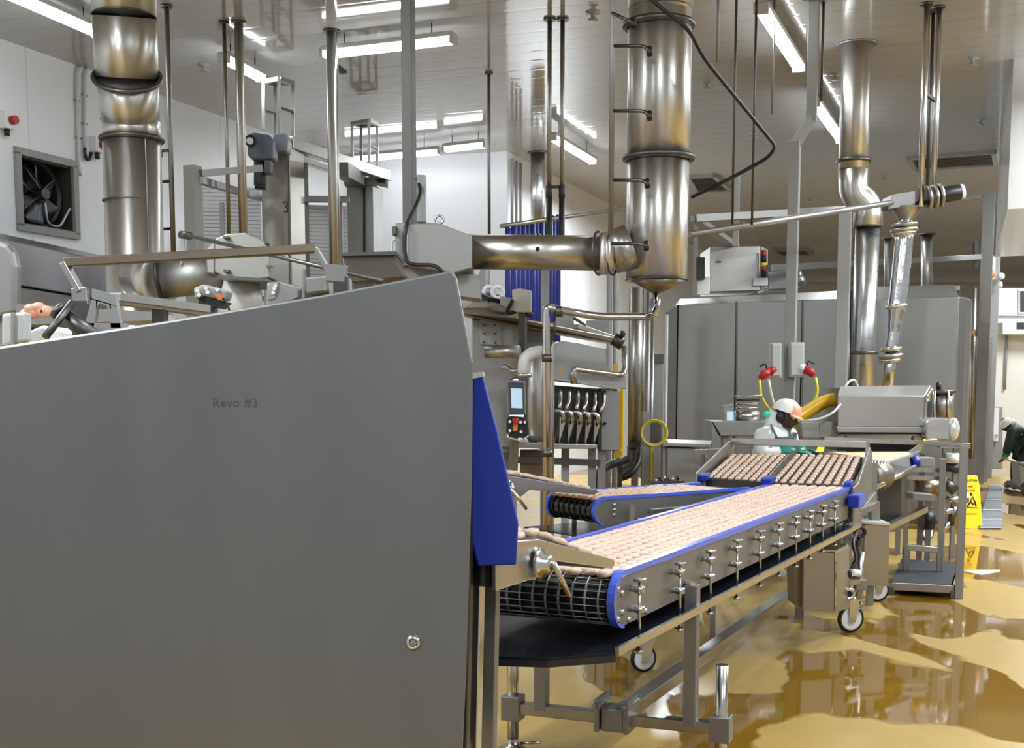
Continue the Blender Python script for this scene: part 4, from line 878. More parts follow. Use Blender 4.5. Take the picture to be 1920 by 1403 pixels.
# clutter on top of it
t = thing('sensor_box', 'light grey box on a dark upright, above the bronze cover of the middle machine', 'box')
make('housing', M().pix([(960, 543), (975, 541), (997, 545), (997, 586), (968, 585), (962, 583)], Y2-.4, .14), LGREY, t, .01); make('upright', M().post(980, 620, Y2-.3, 586, 720, .05), DARKST, t); make('cable_gland', M().cyl(P(992, 586, Y2-.35), P(992, 594, Y2-.35), .03, 12), BLACK, t); make('cable', M().tube(fillet([P(962, 562, Y2-.42), P(955, 575, Y2-.42), P(950, 585, Y2-.4), P(955, 588, Y2-.38), P(968, 584, Y2-.36)], .04), .014, 8), BLACK, t)
t = thing('roller_pair', 'pair of white ringed rollers on the middle machine top, beside the light grey box', 'roller')
for x in (917, 933): make('roller', M().ring(P(x, 549, Y2), Vector((.5, -1, 0)), .045, .016, 20, 8), WHITE, t)
make('axle', M().cyl(P(910, 551, Y2+.05), P(942, 556, Y2+.1), .012, 8), DARKST, t); make('mount', M().pix([(938, 555), (962, 560), (962, 582), (938, 572)], Y2-.1, .15), GREYP, t, .006)
t = thing('flat_plate', 'triangular grey plate leaning by ribbed panels above the middle machine', 'plate')
make('plate', M().pix([(885, 548), (903, 500), (909, 500), (909, 548)], Y2+.3, .05), GREYP, t); make('ribbed_panel', M().pix([(850, 505), (892, 503), (892, 548), (856, 548)], Y2+.8, .05), MESHM, t); make('post', M().post(914, 530, Y2+.5, 503, 552, .03), DULL, t)
t = thing('pipe_support', 'grey bracket and boxes behind the bent pipe on the middle machine', 'bracket')
make('bracket', M().pix([(1040, 585), (1075, 590), (1078, 620), (1040, 620)], Y2+.7, .1), GREYP, t, .006); make('plate', M().pix([(1100, 601), (1138, 600), (1140, 625), (1102, 628)], Y2+.8, .06), GREYP, t, .006)
make('arm', M().bar(P(1080, 612, Y2+.5), P(1165, 640, Y2+.7), .07, .04), STEEL, t, .004); make('arm', M().tube([P(1075, 596, Y2+.6), P(1110, 618, Y2+.6)], .012, 8), DARKST, t)
# pipework in front
YP = 8.4
t = thing('water_pipe', 'bright pipe rising from the belts, then bending right to the cone of the central duct', 'pipe')
make('pipe', M().tube(fillet([Vector((P(1026, 800, YP).x, YP, .02)), P(1024, 576, YP), P(1040, 579, YP), P(1085, 588, YP+.1), P(1125, 594, YP+.1), P(1228, 594, YP), P(1232, 560, YP)], .09), .026, 14), SHINY, t)
for y in (672, 850): q = P(1026, y, YP); make('coupling', M().cyl(q-Z*.025, q+Z*.025, .036, 14), DARKST, t)
make('valve', M().cyl(P(1047, 575, YP), P(1047, 594, YP), .03, 12), DARKST, t); make('drop_arm', M().tube([P(1040, 586, YP+.05), P(1040, 640, YP+.05)], .008, 8), DARKST, t)
t = thing('suction_pipe', 'fat pale elbow pipe with a grey horizontal pipe left of the tall bright pipe', 'pipe')
make('pipe', M().tube(fillet([P(910, 660, YP+.5), P(975, 660, YP+.45)], .1), .045, 16), STEEL, t); make('elbow', M().tube(fillet([P(1026, 661, YP+.1), P(1000, 661, YP+.1), P(984, 672, YP+.1), P(982, 705, YP+.1)], .1), .045, 16), LGREY, t); make('pipe_end', M().cyl(P(982, 700, YP+.1), P(982, 708, YP+.1), .055, 16), STEEL, t)
make('lever_arm', M().tube(fillet([P(940, 690, YP+.3), P(950, 688, YP+.3), P(962, 697, YP+.25), P(970, 694, YP+.25)], .03), .018, 10), STEEL, t)
t = thing('down_pipe', 'bright thin pipe standing just right of the bent water pipe', 'pipe')
make('pipe', M().tube(fillet([P(1044, 640, YP+.2), P(1036, 650, YP+.2), Vector((P(1035, 720, YP+.2).x, YP+.2, .02))], .05), .016, 10), SHINY, t)
t = thing('riser_pipe', 'thick grey riser pipe with a dark elbow at its foot, right of the middle machine', 'pipe')
YR = 11.2
make('pipe', M().tube([P(1193, 540, YR), P(1190, 838, YR)], .065, 18), STEEL, t); make('thin_pipe', M().tube([P(1206, 540, YR), P(1204, 838, YR)], .025, 12), SHINY, t); make('elbow', M().tube(fillet([P(1190, 836, YR), P(1190, 866, YR), P(1178, 884, YR), P(1160, 890, YR)], .2), .07, 18), DARKST, t)
make('clamp', M().bar(P(1178, 835, YR-.05), P(1210, 833, YR-.05), .05, .06), DARKST, t)
make('stand', M().bar(Vector((P(1190, 890, YR).x, YR, 0)), P(1190, 880, YR), .06), DULL, t)
t = thing('hose', 'black hose looping on the floor behind the left belt', 'hose')
make('hose', M().tube(fillet([P(1175, 862, 10.6), P(1140, 872, 10.4), P(1121, 888, 10.2), P(1117, 915, 10.1), P(1120, 950, 10.1)], .25), .035, 14), BLACK, t); make('hose', M().tube(fillet([P(1200, 840, 10.7), P(1196, 870, 10.6), P(1180, 890, 10.5), P(1165, 896, 10.5)], .2), .03, 12), BLACK, t)
for x, y0, w_, l, mm in ((1214, 540, .05, 'slim dark pipe between the riser pipe and the steel enclosure', DULL), (1223, 560, .03, 'thin bright pipe left of the steel enclosure', SHINY), (1249, 590, .028, 'white edged thin pipe along the enclosure corner', LGREY)):
    q = P(x, 700, 10.9); single('vertical_pipe', M().cyl(Vector((q.x, q.y, 0)), Vector((q.x, q.y, P(x, y0, 10.9).z)), w_/2, 12), mm, l, 'pipe')
for x, y0, y1, l in ((1143, 500, 645, 'thin pipe on the white wall above the valve of the middle machine'), (1155, 480, 640, 'second thin pipe beside it, closer to the central duct')):
    q = P(x, 560, 13.0); single('vertical_pipe', M().cyl(Vector((q.x, q.y, 0)), P(x, y0, 13), .028, 10), GREYP, l, 'pipe')
t = thing('yellow_valve', 'yellow valve and post low between the middle machine and the enclosure', 'valve')
make('valve_body', M().pix([(1158, 843), (1168, 843), (1168, 862), (1152, 864), (1152, 852)], 10.8, .08), YELLOW, t, .01); make('post', M().post(1165, 800, 10.9, 730, 850, .03), YELLOW, t); make('foot', M().bar(Vector((P(1162, 862, 10.9).x, 10.9, 0)), P(1162, 862, 10.9), .04), DARKST, t)
# column with coiled hose left of the enclosure
t = thing('hose_station', 'dark upright with a coiled yellow hose beside the steel enclosure', 'hose')
make('upright', M().bar(Vector((P(1211, 850, 10.4).x, 10.4, 0)), P(1211, 772, 10.4), .07), DULL, t, .004); make('backing', M().pix([(1215, 790), (1240, 788), (1240, 832), (1218, 838)], 10.5, .1), DARKST, t, .01)
m = M()
for k in range(3): m.ring(P(1227, 812, 10.38-k*.02), (0, 1, 0), .095+.008*k, .006, 28, 6)
make('coil', m, YCABLE, t); make('hose_tail', M().tube(fillet([P(1222, 836, 10.36), P(1222, 860, 10.36), P(1223, 915, 10.36)], .03), .012, 8), YCABLE, t)
make('spray_gun', M().tube(fillet([P(1246, 834, 10.3), P(1252, 850, 10.3), P(1246, 875, 10.3)], .05), .02, 8), WHITE, t)
q = P(1222, 670, 11.6); t = thing('wall_cabinet', 'grey cabinet standing left of the steel enclosure', 'cabinet'); make('body', M().pix([(1203, 668), (1243, 668), (1243, 900), (1203, 900)], 12.0, .4), DULL, t, .01); make('top', M().pix([(1202, 664), (1244, 664), (1244, 682), (1202, 682)], 11.98, .45), DARKST, t)
t = thing('work_table', 'stainless work table with box below, in front of the enclosure', 'table')
YT = 10.0
make('table_top', M().prism([P(1243, 830, YT), P(1332, 833, YT), P(1336, 826, YT+.5), P(1248, 824, YT+.5)], -Z*.03), STEELH, t, .004); make('box', M().pix([(1250, 838), (1305, 840), (1305, 908), (1250, 905)], YT+.05, .4), DULL, t, .01)
for x in (1247, 1308, 1325): q = P(x, 836, YT+.1); make('leg', M().bar(Vector((q.x, q.y, 0)), q, .04), DULL, t)
make('side_frame', M().bar(P(1300, 848, YT-.2), P(1365, 846, YT-.2), .04), STEELH, t)
m_ = thing('cable_tray', 'row of small shiny fittings by the left belt edge, under the work table', 'fittings')
for k in range(6): make('fitting', M().cyl(P(1228+k*8, 903-(k % 3)*3, 9.3), P(1232+k*8, 900-(k % 3)*2, 9.3), .02, 10), (SHINY, BLACK)[k % 2], m_)
make('tray', M().pix([(1222, 904), (1282, 901), (1282, 908), (1222, 911)], 9.25, .2), DARKST, m_)
q = P(1252, 905, 9.3); make('tray_leg', M().bar(Vector((q.x, 9.35, 0)), Vector((q.x, 9.35, q.z)), .05), DARKST, m_)
# ---------------------------------------------------------------- large steel enclosure (spiral freezer) with roof gear
t = thing('freezer_enclosure', 'huge stainless steel freezer enclosure with chamfered top, filling the back of the hall', 'freezer')
Ya, Yb = 15.2, 14.0
def fe(px, py, f=None, dy=0):     # a point on the front face, which comes a little closer to the right
    f = (px-1255)/(1815-1255) if f is None else f; return P(px, py, Ya+(Yb-Ya)*f+dy)
ENC = mat('enclosure_steel', (.30, .297, .288, 1), .42, 1, .10, 1.3, .07, (1, 1, .5))
def facepanel(x0, x1, yt0, yt1, nm='front_panel'):
    a, b = fe(x0, yt0), fe(x1, yt1); q = make(nm, M().prism([Vector((a.x, a.y, .05)), Vector((b.x, b.y, .05)), b, a], (0, .3, 0)), ENC, t, .006); return q
xs = [(1271, 572), (1381, 567), (1505, 563), (1578, 560)]
for i in range(3): facepanel(xs[i][0]+1, xs[i+1][0]-1, xs[i][1], xs[i+1][1])
facepanel(1640, 1797, 561, 556)
a0, a1 = fe(1253, 585), fe(1270, 572); make('corner_panel', M().prism([Vector((a0.x, a0.y+.25, .05)), Vector((a1.x, a1.y, .05)), a1, Vector((a0.x, a0.y+.25, a0.z))], (.05, .35, 0)), ENC, t)
make('chamfer', M().prism([fe(1271, 572), fe(1578, 560), fe(1578, 545, dy=.28), fe(1275, 561, dy=.28)], (0, .3, -.02)), mat('bright_steel', (.62, .61, .59, 1), .34, 1, .05, 2), t)
make('chamfer', M().prism([fe(1640, 561), fe(1797, 556), fe(1790, 534, dy=.3), fe(1645, 538, dy=.3)], (0, .3, -.02)), DULL, t)
r0, r1 = fe(1275, 560, dy=.5), fe(1800, 536, dy=.5); make('roof', M().prism([r0, r1, r1+AX*6, r0+AX*6], -Z*.05), DULL, t)
c = [fe(1797, 556), fe(1812, 556, 1, .12), fe(1822, 556, 1, .45), fe(1824, 556, 1, 1.2)]
make('end_panel', M().prism([Vector((p.x, p.y, .05)) for p in c]+[Vector((c[3].x-.2, c[3].y, .05)), Vector((c[0].x, c[0].y+.3, .05))], Z*(c[0].z-.05)), ENC, t, .02)
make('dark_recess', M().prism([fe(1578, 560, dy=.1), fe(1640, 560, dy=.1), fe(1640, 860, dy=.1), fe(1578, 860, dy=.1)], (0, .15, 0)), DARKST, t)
m = M(); m.bar(fe(1381, 565, dy=-.005), fe(1381, 850, dy=-.005), .02, .01); make('seam', m, DARKST, t); m = M(); m.bar(fe(1505, 563, dy=-.005), fe(1505, 850, dy=-.005), .02, .01); make('seam', m, DARKST, t)
for x in (1590, 1598): make('inner_pipe', M().cyl(fe(x, 850), fe(x, 545), .03, 10), DARKST, t)
t = thing('roof_cabinet', 'square stainless cabinet on top of the freezer enclosure', 'cabinet')
make('body', M().pix([(1331, 463), (1425, 461), (1425, 545), (1331, 548)], 15.6, .8), STEEL, t, .01); make('side_cover', M().pix([(1425, 461), (1440, 468), (1440, 540), (1425, 545)], 15.62, .7), DULL, t, .01); make('junction_box', M().pix([(1412, 521), (1440, 521), (1440, 536), (1412, 536)], 15.55, .15), LGREY, t, .006)
make('hinge', M().bar(P(1342, 491, 15.58), P(1352, 491, 15.58), .02), DARKST, t)
t = thing('signal_tower', 'signal light with red, yellow and black segments beside the roof cabinet', 'signal light')
for y0, y1, mm in ((472, 480, RED), (480, 493, BLACK), (493, 500, YELLOW), (500, 508, RED), (508, 520, BLACK)): make('segment', M().cyl(P(1432, y1, 15.5), P(1432, y0, 15.5), .035, 14), mm, t)
make('cap', M().lathe(P(1432, 472, 15.5), Z, [(.035, 0), (.03, .015), (0, .02)], 14), BLACK, t)
t = thing('roof_duct_box', 'low grey box on the enclosure roof right of the signal light', 'box')
make('body', M().pix([(1440, 510), (1500, 506), (1500, 540), (1440, 543)], 15.9, .7), GREYP, t, .01); make('spout', M().tube([P(1498, 508, 15.7), P(1503, 532, 15.6)], [.03, .06], 12), STEEL, t)
t = thing('wall_socket_box', 'black and white electrical box left of the roof cabinet', 'box')
make('housing', M().pix([(1306, 482), (1322, 482), (1322, 524), (1306, 524)], 15.0, .12), DARK, t, .006); make('white_plate', M().pix([(1304, 524), (1330, 518), (1330, 552), (1304, 552)], 15.1, .1), WHITE, t); make('upright', M().post(1304, 500, 15.05, 400, 556, .05), DULL, t)
# roof piping and rails
t = thing('roof_rail', 'long grey square rail crossing above the freezer enclosure to the right hand frame', 'rail')
make('rail', M().bar(P(1441, 503, 15.2), P(1836, 482, 19.8), .08), DULL, t, .004); make('rail_plate', M().pix([(1828, 452), (1834, 452), (1834, 500), (1828, 500)], 19.8, .1), DARKST, t)
t = thing('roof_beam', 'grey beam and sloping brace under the ceiling, right of the central duct', 'beam')
make('beam', M().bar(P(1303, 410, 13.5), P(1605, 392, 14.0), .08), DULL, t, .004); make('sloping_brace', M().bar(P(1303, 410, 13.5), P(1378, 462, 15.8), .11, .06), GREYP, t, .004); make('hanger_bar', M().post(1380, 430, 14.0, 330, 462, .06), GREYP, t)
t = thing('long_pipe', 'long slim pipe rising rightwards from the central duct to the ceiling hopper', 'pipe')
make('pipe', M().tube([P(1292, 440, 9.4), P(1672, 380, 11.9)], .026, 12), DULL, t)
for x, y, yt in ((1373, 428, 150), (1410, 421, 0)): a = P(x, y, 10); make('hanger_rod', M().cyl(a, Vector((a.x, a.y, CEIL)), .010, 8), DARKST, t)
for x, l in ((1345, 'thin hanging rod right of the bent cable, near the picture top'), (1450, 'pale hanging rod between the bent cable and the slanting tube light')):
    q = P(x, 100, 10.5 if x == 1345 else 11.9); single('hanging_rod', M().cyl(Vector((q.x, q.y, P(x, 118 if x == 1345 else 215, q.y).z)), Vector((q.x, q.y, CEIL)), .012, 8), DULL, l, 'rod')
for x, y0, y1, Y, w_, l in ((1664, 448, 540, 16.2, .09, 'short dark flanged stub pipe on the enclosure roof left of the polished drop pipe'), (1738, 440, 540, 16.4, .15, 'wider flanged vent pipe on the enclosure roof right of the polished drop pipe')):
    t = thing('vent_pipe', l, 'pipe'); q = P(x, 500, Y); make('pipe', M().cyl(P(x, y1+40, Y), P(x, y0, Y), w_/2, 18), DULL if x < 1700 else STEEL, t); make('flange', M().cyl(P(x, y0+1, Y), P(x, y0-2, Y), w_*.78, 20), DARKST, t)
# cranked ceiling post with sockets
YK = 11.9
t = thing('cranked_post', 'pale square post from the ceiling with a crank near the top, carrying two socket boxes', 'post')
p = [P(1526, 45, YK), P(1522, 228, YK), P(1493, 262, YK), P(1490, 300, YK)]; e = P(1478, 640, YK)
a = Vector((p[0].x, YK, CEIL)); b = Vector((p[0].x, YK, p[1].z)); c = Vector((P(1491, 265, YK).x, YK, P(1491, 265, YK).z)); d = Vector((c.x, YK, .0))
make('upper_tube', M().bar(b, a, .095, .095, CR), GREYP, t, .006); make('crank', M().bar(b+Z*.03, c-Z*.03, .095), GREYP, t, .006); make('lower_tube', M().bar(d, c, .115, .10, CR), GREYP, t, .006)
make('ceiling_plate', M().box(a-Z*.015, (.19, .19, .03), Matrix.Rotation(-TH, 3, 'Z')), DULL, t); make('conduit', M().cyl(Vector((b.x+.08, YK-.03, P(1535, 190, YK).z)), Vector((b.x+.08, YK-.03, CEIL)), .012, 8), DARKST, t)
def sock(x0, x1, y0, y1, label, plug, side):
    s = thing('socket_box', label, 'socket box'); y = YK-.16
    make('housing', M().pix([(x0, y0), (x1, y0), (x1, y1), (x0, y1)], y, .11), mat('socket_grey', lin(172, 173, 171), .42), s, .012); make('lid', M().pix([(x0+2, y0+3), (x1-2, y0+3), (x1-2, y1-4), (x0+2, y1-4)], y-.012, .012), mat('socket_lid', lin(180, 181, 179), .4), s, .008)
    px, py = plug; make('plug', M().tube([P(px-side*10, py-6, y), P(px+side*2, py, y-.02), P(px+side*9, py+8, y-.03)], [.034, .045, .024], 14), RED, s)
    make('socket', M().tube([P(px-side*18, py-10, y+.02), P(px-side*8, py-4, y)], .04, 14), WHITE if side > 0 else RED, s)
    make('loop', M().tube(fillet([P(px-side*4, py-8, y), P(px-side*2, py-22, y), P(px+side*10, py-14, y)], .05), .009, 8), DARK, s)
    return s
sock(1446, 1466, 643, 709, 'left of two pale socket boxes on the cranked post, red plug at its left', (1434, 702), -1)
sock(1481, 1509, 642, 708, 'right of two pale socket boxes on the cranked post, red plug at its right', (1517, 697), 1)
def cable(nm, pts, r, mm, label, cat='cable'): return single(nm, M().tube(fillet([P(*p) for p in pts], .25, 8), r, 10), mm, label, cat)
y = YK-.2
cable('power_cable', [(1424, 712, y), (1427, 745, y), (1440, 765, y), (1460, 780, y+.3), (1466, 830, y+.3)], .013, YCABLE, 'leftmost yellow cable hanging from the left red plug')
cable('power_cable', [(1441, 712, y), (1446, 740, y), (1453, 765, y), (1465, 800, y+.3)], .013, mat('pale_cable', lin(216, 214, 170), .45), 'pale yellow cable beside it, hanging behind the white helmet')
cable('power_cable', [(1529, 708, y), (1534, 735, y), (1518, 770, y), (1508, 800, y), (1506, 850, y)], .015, YCABLE, 'yellow cable hanging from the right red plug')
cable('air_hose', [(1590, 745, 11.2), (1545, 752, 11.2), (1505, 778, 11.1), (1478, 800, 11.0), (1470, 850, 11.0)], .062, HOSEY, 'thick amber hose sagging left from the hooded machine', 'hose')
cable('power_cable', [(1576, 758, 10.6), (1562, 775, 10.5), (1535, 787, 10.5), (1500, 790, 10.5)], .011, LGREY, 'thin white cable looping under the amber hose')
cable('power_cable', [(1576, 742, 11.0), (1588, 718, 11.0), (1600, 711, 11.1), (1606, 718, 11.2), (1610, 735, 11.2)], .011, LGREY, 'thin white cable looping above the hood at the foot of the galvanised duct')
# pale column right behind and dark pipes
q = P(1580, 600, 13.3); single('square_post', M().bar(Vector((q.x, q.y, 0)), Vector((q.x, q.y, P(1588, 400, 13.3).z)), .13, .13, CR), GREYP, 'pale square post in front of the freezer, left of the galvanised duct', 'post', bevel=.006)
# galvanised duct with offset
YG = 13.4
t = thing('round_duct', 'galvanised round duct with a double elbow coming down from the ceiling on the right', 'duct'); rg = 27*S(YG)
z_ = lambda x, y: P(x, y, YG)
make('upper_section', M().tube([Vector((z_(1605, 160).x, YG, CEIL)), z_(1600, 318)], rg, 32), DUCT, t)
el = fillet([z_(1600, 318), z_(1601, 365), z_(1628, 384), z_(1627, 425)], .34, 6); make('elbow', M().tube(el, rg*.98, 32), DUCT, t)
make('lower_section', M().tube([z_(1627, 422), Vector((z_(1620, 650).x, YG, .9))], rg*.80, 32), GALV, t)
make('ceiling_flange', M().cyl(Vector((z_(1605, 160).x, YG, CEIL-.02)), Vector((z_(1605, 160).x, YG, CEIL)), rg*1.35, 36), DULL, t)
for x, y, k in ((1601, 302, 1.05), (1627, 424, .86), (1620, 662, .86)): make('flange_ring', M().ring(z_(x, y), Z, rg*k, .02, 32, 8), DARKST, t)
make('stay_rod', M().cyl(z_(1627, 218), z_(1625, 300), .025, 10), DULL, t)
# thin post bundle with hopper, motor, polished pipe
YH = 12.0
t = thing('dosing_hopper', 'steel hopper with dark motor hung from three slim posts under the ceiling', 'hopper')
for x, yy, w_, mm in ((1733, YH, .06, SHINY), (1745, YH+.25, .035, DARKST), (1756, YH+.1, .06, SHINY)):
    b = P(x-1, 200, yy); make('hanging_post', M().cyl(Vector((b.x, yy, P(x, 388, yy).z)), Vector((b.x, yy, CEIL)), w_/2, 12), mm, t); make('ceiling_plate', M().cyl(Vector((b.x, yy, CEIL-.02)), Vector((b.x, yy, CEIL)), .06, 14), DARKST, t)
make('tie_bar', M().bar(P(1735, 175, YH), P(1755, 190, YH+.1), .03), DARKST, t)
make('trough', M().prism([P(1672, 365, YH), P(1716, 358, YH), P(1716, 383, YH), P(1668, 392, YH)], (0, .3, 0)), GREYP, t, .004); make('trough_frame', M().bar(P(1652, 392, YH+.1), P(1730, 382, YH+.1), .05), DARKST, t)
make('funnel', M().lathe(P(1700, 388, YH+.1), -Z, [(.14, 0), (.13, .05), (.05, .14), (.045, .2)], 24), STEEL, t)
mo = make('motor', M().tube([P(1765, 366, YH), P(1800, 360, YH)], .075, 20), BLACK, t, .006); make('motor_cap', M().cyl(P(1797, 361, YH), P(1806, 359, YH), .07, 20), LGREY, mo); make('gearbox', M().tube([P(1738, 372, YH), P(1768, 366, YH)], [.11, .085], 20), DARKST, mo)
m = M()
for x in (1740, 1752, 1762): m.ring(P(x, 371-(x-1740)*.2, YH), P(1800, 360, YH)-P(1738, 372, YH), .10, .018, 24, 8)
make('coupling_ring', m, STEEL, mo)
t = thing('drop_pipe', 'polished jointed drop pipe wrapped in foil, falling from the hopper to the hooded machine', 'pipe')
pp = [(1697, 412), (1696, 440), (1688, 520), (1681, 575), (1676, 620), (1671, 655), (1668, 690), (1664, 730)]; rr_ = [.06, .085, .088, .085, .06, .055, .052, .052]
q = [P(x, y, 12.0) for x, y in pp]; rnd = random.Random(8)
def wrinkled(pts, rs, n=18, k=6):
    P_ = []; R_ = []
    for i in range(len(pts)-1):
        for j in range(k): f = j/k; P_.append(pts[i]*(1-f)+pts[i+1]*f); R_.append((rs[i]*(1-f)+rs[i+1]*f)*(1+rnd.uniform(-.05, .05)))
    P_.append(pts[-1]); R_.append(rs[-1]); return M().tube(P_, R_, n)
make('pipe', wrinkled(q[:6], rr_[:6]), mat('foil', (.70, .71, .72, 1), .16, 1, .1, 5, .1, None, .5), t); make('lower_pipe', M().tube(q[5:], [.055, .055, .055], 18), SHINY, t)
for x, y, r in ((1696, 422, .12), (1695, 432, .13), (1695, 438, .11), (1681, 575, .10), (1671, 655, .10), (1670, 668, .12), (1669, 676, .10)): make('pipe_joint', M().ring(P(x, y, 12), Vector((.1, 0, -1)), r*.78, .03, 24, 8, .8), SHINY if r < .12 else STEEL, t)
# right hand frame
YR_ = 20.0
t = thing('portal_frame', 'tall grey steel portal frame at the right end of the freezer', 'frame')
q = P(1845, 620, YR_); make('main_post', M().bar(Vector((q.x, YR_, .0)), Vector((q.x, YR_, P(1848, 362, YR_).z)), .15, .18, CR), GREYP, t, .006); q2 = P(1861, 620, YR_+1.2); make('rear_post', M().bar(Vector((q2.x, YR_+1.2, 0)), Vector((q2.x, YR_+1.2, P(1860, 480, YR_+1.2).z)), .14, .16, CR), GREYP, t, .006)
make('conduit', M().cyl(Vector((P(1853, 600, YR_-.1).x, YR_-.05, .9)), Vector((P(1853, 600, YR_-.1).x, YR_-.05, P(1856, 375, YR_).z)), .014, 8), WHITE, t); make('cross_bar', M().bar(P(1805, 372, YR_+.0), P(1842, 368, YR_), .05), GREYP, t, .004)
make('side_pipe', M().tube([P(1826, 540, YR_), P(1822, 860, YR_)], .05, 14), STEEL, t); make('pipe_joint', M().cyl(P(1824, 612, YR_), P(1824, 630, YR_), .065, 14), SHINY, t)
make('rear_cover', M().bar(Vector((P(1836, 800, YR_+.5).x, YR_+.5, .0)), Vector((P(1836, 800, YR_+.5).x, YR_+.5, 2.4)), .22, .3), GREYP, t, .006)
bx = thing('beacon', 'orange beacon with white bell shapes on the portal frame', 'beacon')
make('dome', M().sph(P(1861, 514, YR_+1.0), (.045, .045, .06)), ORANGE, bx); make('bracket', M().bar(P(1856, 524, YR_+1.0), P(1878, 524, YR_+1.0), .02), BROWNST, bx); make('bell', M().sph(P(1877, 518, YR_+1.0), .06), WHITE, bx); make('bell', M().sph(P(1876, 534, YR_+1.0), (.035, .035, .055)), WHITE, bx); make('bracket_post', M().bar(P(1862, 524, YR_+1.05), P(1862, 482, YR_+1.05), .06), DULL, bx)
# ---------------------------------------------------------------- hooded machine over the belt
YM = 10.6
t = thing('hooded_machine', 'stainless machine with a big sloped hood over the tan product belt', 'machine')
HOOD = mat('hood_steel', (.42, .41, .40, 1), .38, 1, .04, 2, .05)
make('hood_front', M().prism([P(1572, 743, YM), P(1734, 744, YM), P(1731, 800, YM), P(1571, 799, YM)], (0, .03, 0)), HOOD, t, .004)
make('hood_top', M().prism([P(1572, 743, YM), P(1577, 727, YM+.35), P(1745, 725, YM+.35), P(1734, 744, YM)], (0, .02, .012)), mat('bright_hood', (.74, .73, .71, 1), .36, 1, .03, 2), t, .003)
make('hood_body', M().prism([P(1577, 728, YM+.36), P(1745, 726, YM+.36), P(1745, 815, YM+.36), P(1577, 815, YM+.36)], (0, .6, 0)), DULL, t)
make('hood_side', M().prism([P(1734, 744, YM), P(1745, 725, YM+.35), P(1745, 815, YM+.35), P(1731, 815, YM)], (.012, 0, 0)), DULL, t)
make('hood_lip', M().prism([P(1569, 800, YM-.02), P(1732, 801, YM-.02), P(1732, 812, YM-.02), P(1571, 811, YM-.02)], (0, .1, 0)), HOOD, t, .004)
make('spreader_plate', M().prism([P(1576, 812, YM), P(1728, 812, YM), P(1733, 828, YM-.15), P(1564, 827, YM-.15)], (0, .03, 0)), BROWNST, t); 
for x in (1586, 1712): make('bolt', M().cyl(P(x, 820, YM-.08), P(x, 820, YM-.12), .014, 10), DARK, t)
make('dark_opening', M().prism([P(1570, 832, YM-.02), P(1728, 832, YM-.02), P(1728, 846, YM-.02), P(1570, 846, YM-.02)], (0, .5, 0)), BLACK, t)
make('front_rail', M().bar(P(1545, 824, YM-.2), P(1728, 830, YM-.2), .03, .04), STEELH, t)
hb = make('latch', M().tube(fillet([P(1736, 752, YM), P(1742, 738, YM), P(1747, 730, YM)], .05), .02, 10), SHINY, t)
make('side_bracket', M().pix([(1735, 755), (1745, 752), (1748, 785), (1736, 790)], YM+.1, .1), DARK, t, .006)
cy = make('spring_cylinder', M().cyl(P(1768, 785, YM+.4), P(1768, 736, YM+.4), .085, 20), STEEL, t)
for x, yy in ((1752, .3), (1778, .3), (1785, .5)): make('tie_rod', M().cyl(P(x, 790, YM+yy), P(x, 733, YM+yy), .014, 8), SHINY, cy)
make('cylinder_head', M().cyl(P(1768, 738, YM+.4), P(1768, 731, YM+.4), .11, 20), DARKST, cy); make('knob', M().cyl(P(1760, 731, YM+.4), P(1760, 717, YM+.4), .022, 10), BLACK, cy)
wr = make('wrapped_drive', M().pix([(1735, 790), (1742, 784), (1780, 784), (1781, 825), (1736, 825)], YM-.1, .35), mat('plastic_wrapped_steel', (.60, .60, .60, 1), .22, .8, .15, 6, .1, None, .6), t, .03); make('plastic_wrap', M().sph(P(1787, 805, YM-.05), (.055, .06, .10)), mat('clear_wrap', (.72, .73, .74, 1), .2, .5, .1, 6, .1, None, .8), wr)
make('gearbox', M().pix([(1535, 790), (1572, 792), (1572, 824), (1535, 822)], YM+.1, .3), DULL, t, .01); make('gearbox', M().pix([(1500, 791), (1536, 791), (1538, 822), (1505, 822)], YM+.05, .25), GREYP, t, .01)
b0, b1, b2, b3 = P(1540, 850, YM-.3), P(1722, 848, YM-.2), P(1655, 868, 9.0), P(1622, 862, 8.95)
TAN = mat('breaded_belt', lin(214, 196, 158), .6, 0, .16, 22, bump=.6)
make('product_belt', M().prism([P(1545, 847, YM), P(1716, 846, YM), P(1700, 852, YM-.5), P(1660, 866, YM-1.3), P(1622, 858, YM-1.4)], -Z*.05), TAN, t)
make('belt_side', M().prism([P(1662, 868, YM-1.32), P(1718, 848, YM-.05), P(1722, 862, YM-.05), P(1708, 880, YM-.5), P(1662, 905, YM-1.32)], (.02, 0, 0)), DULL, t, .003)
make('wing_plate', M().prism([P(1700, 850, YM-.3), P(1735, 826, YM-.25), P(1728, 845, YM-.25), P(1712, 856, YM-.3)], (0, .03, 0)), GREYP, t, .003); make('yellow_handle', M().tube([P(1728, 835, YM-.3), P(1734, 826, YM-.3), P(1738, 834, YM-.3)], .018, 10), YELLOW, t); make('grab_handle', M().tube(fillet([P(1736, 826, YM-.3), P(1756, 825, YM-.3), P(1758, 830, YM-.2), P(1740, 833, YM-.25)], .04), .014, 8), SHINY, t)
rb = make('ribbed_roll', M().cyl(P(1628, 892, YM-1.4), P(1658, 892, YM-1.3), .10, 20), mat('ribbed_roll_metal', (.30, .26, .23, 1), .4, .8), t)
m = M()
for k in range(6): m.ring(P(1628+k*6, 892, YM-1.4+.1*k/5), CR, .105, .012, 20, 6)
make('roll_ring', m, DULL, rb)
make('chain', M().tube([P(1640, 915, YM-1.6), P(1690, 890, YM-1.0), P(1715, 876, YM-.7)], .02, 8), SHINY, t)
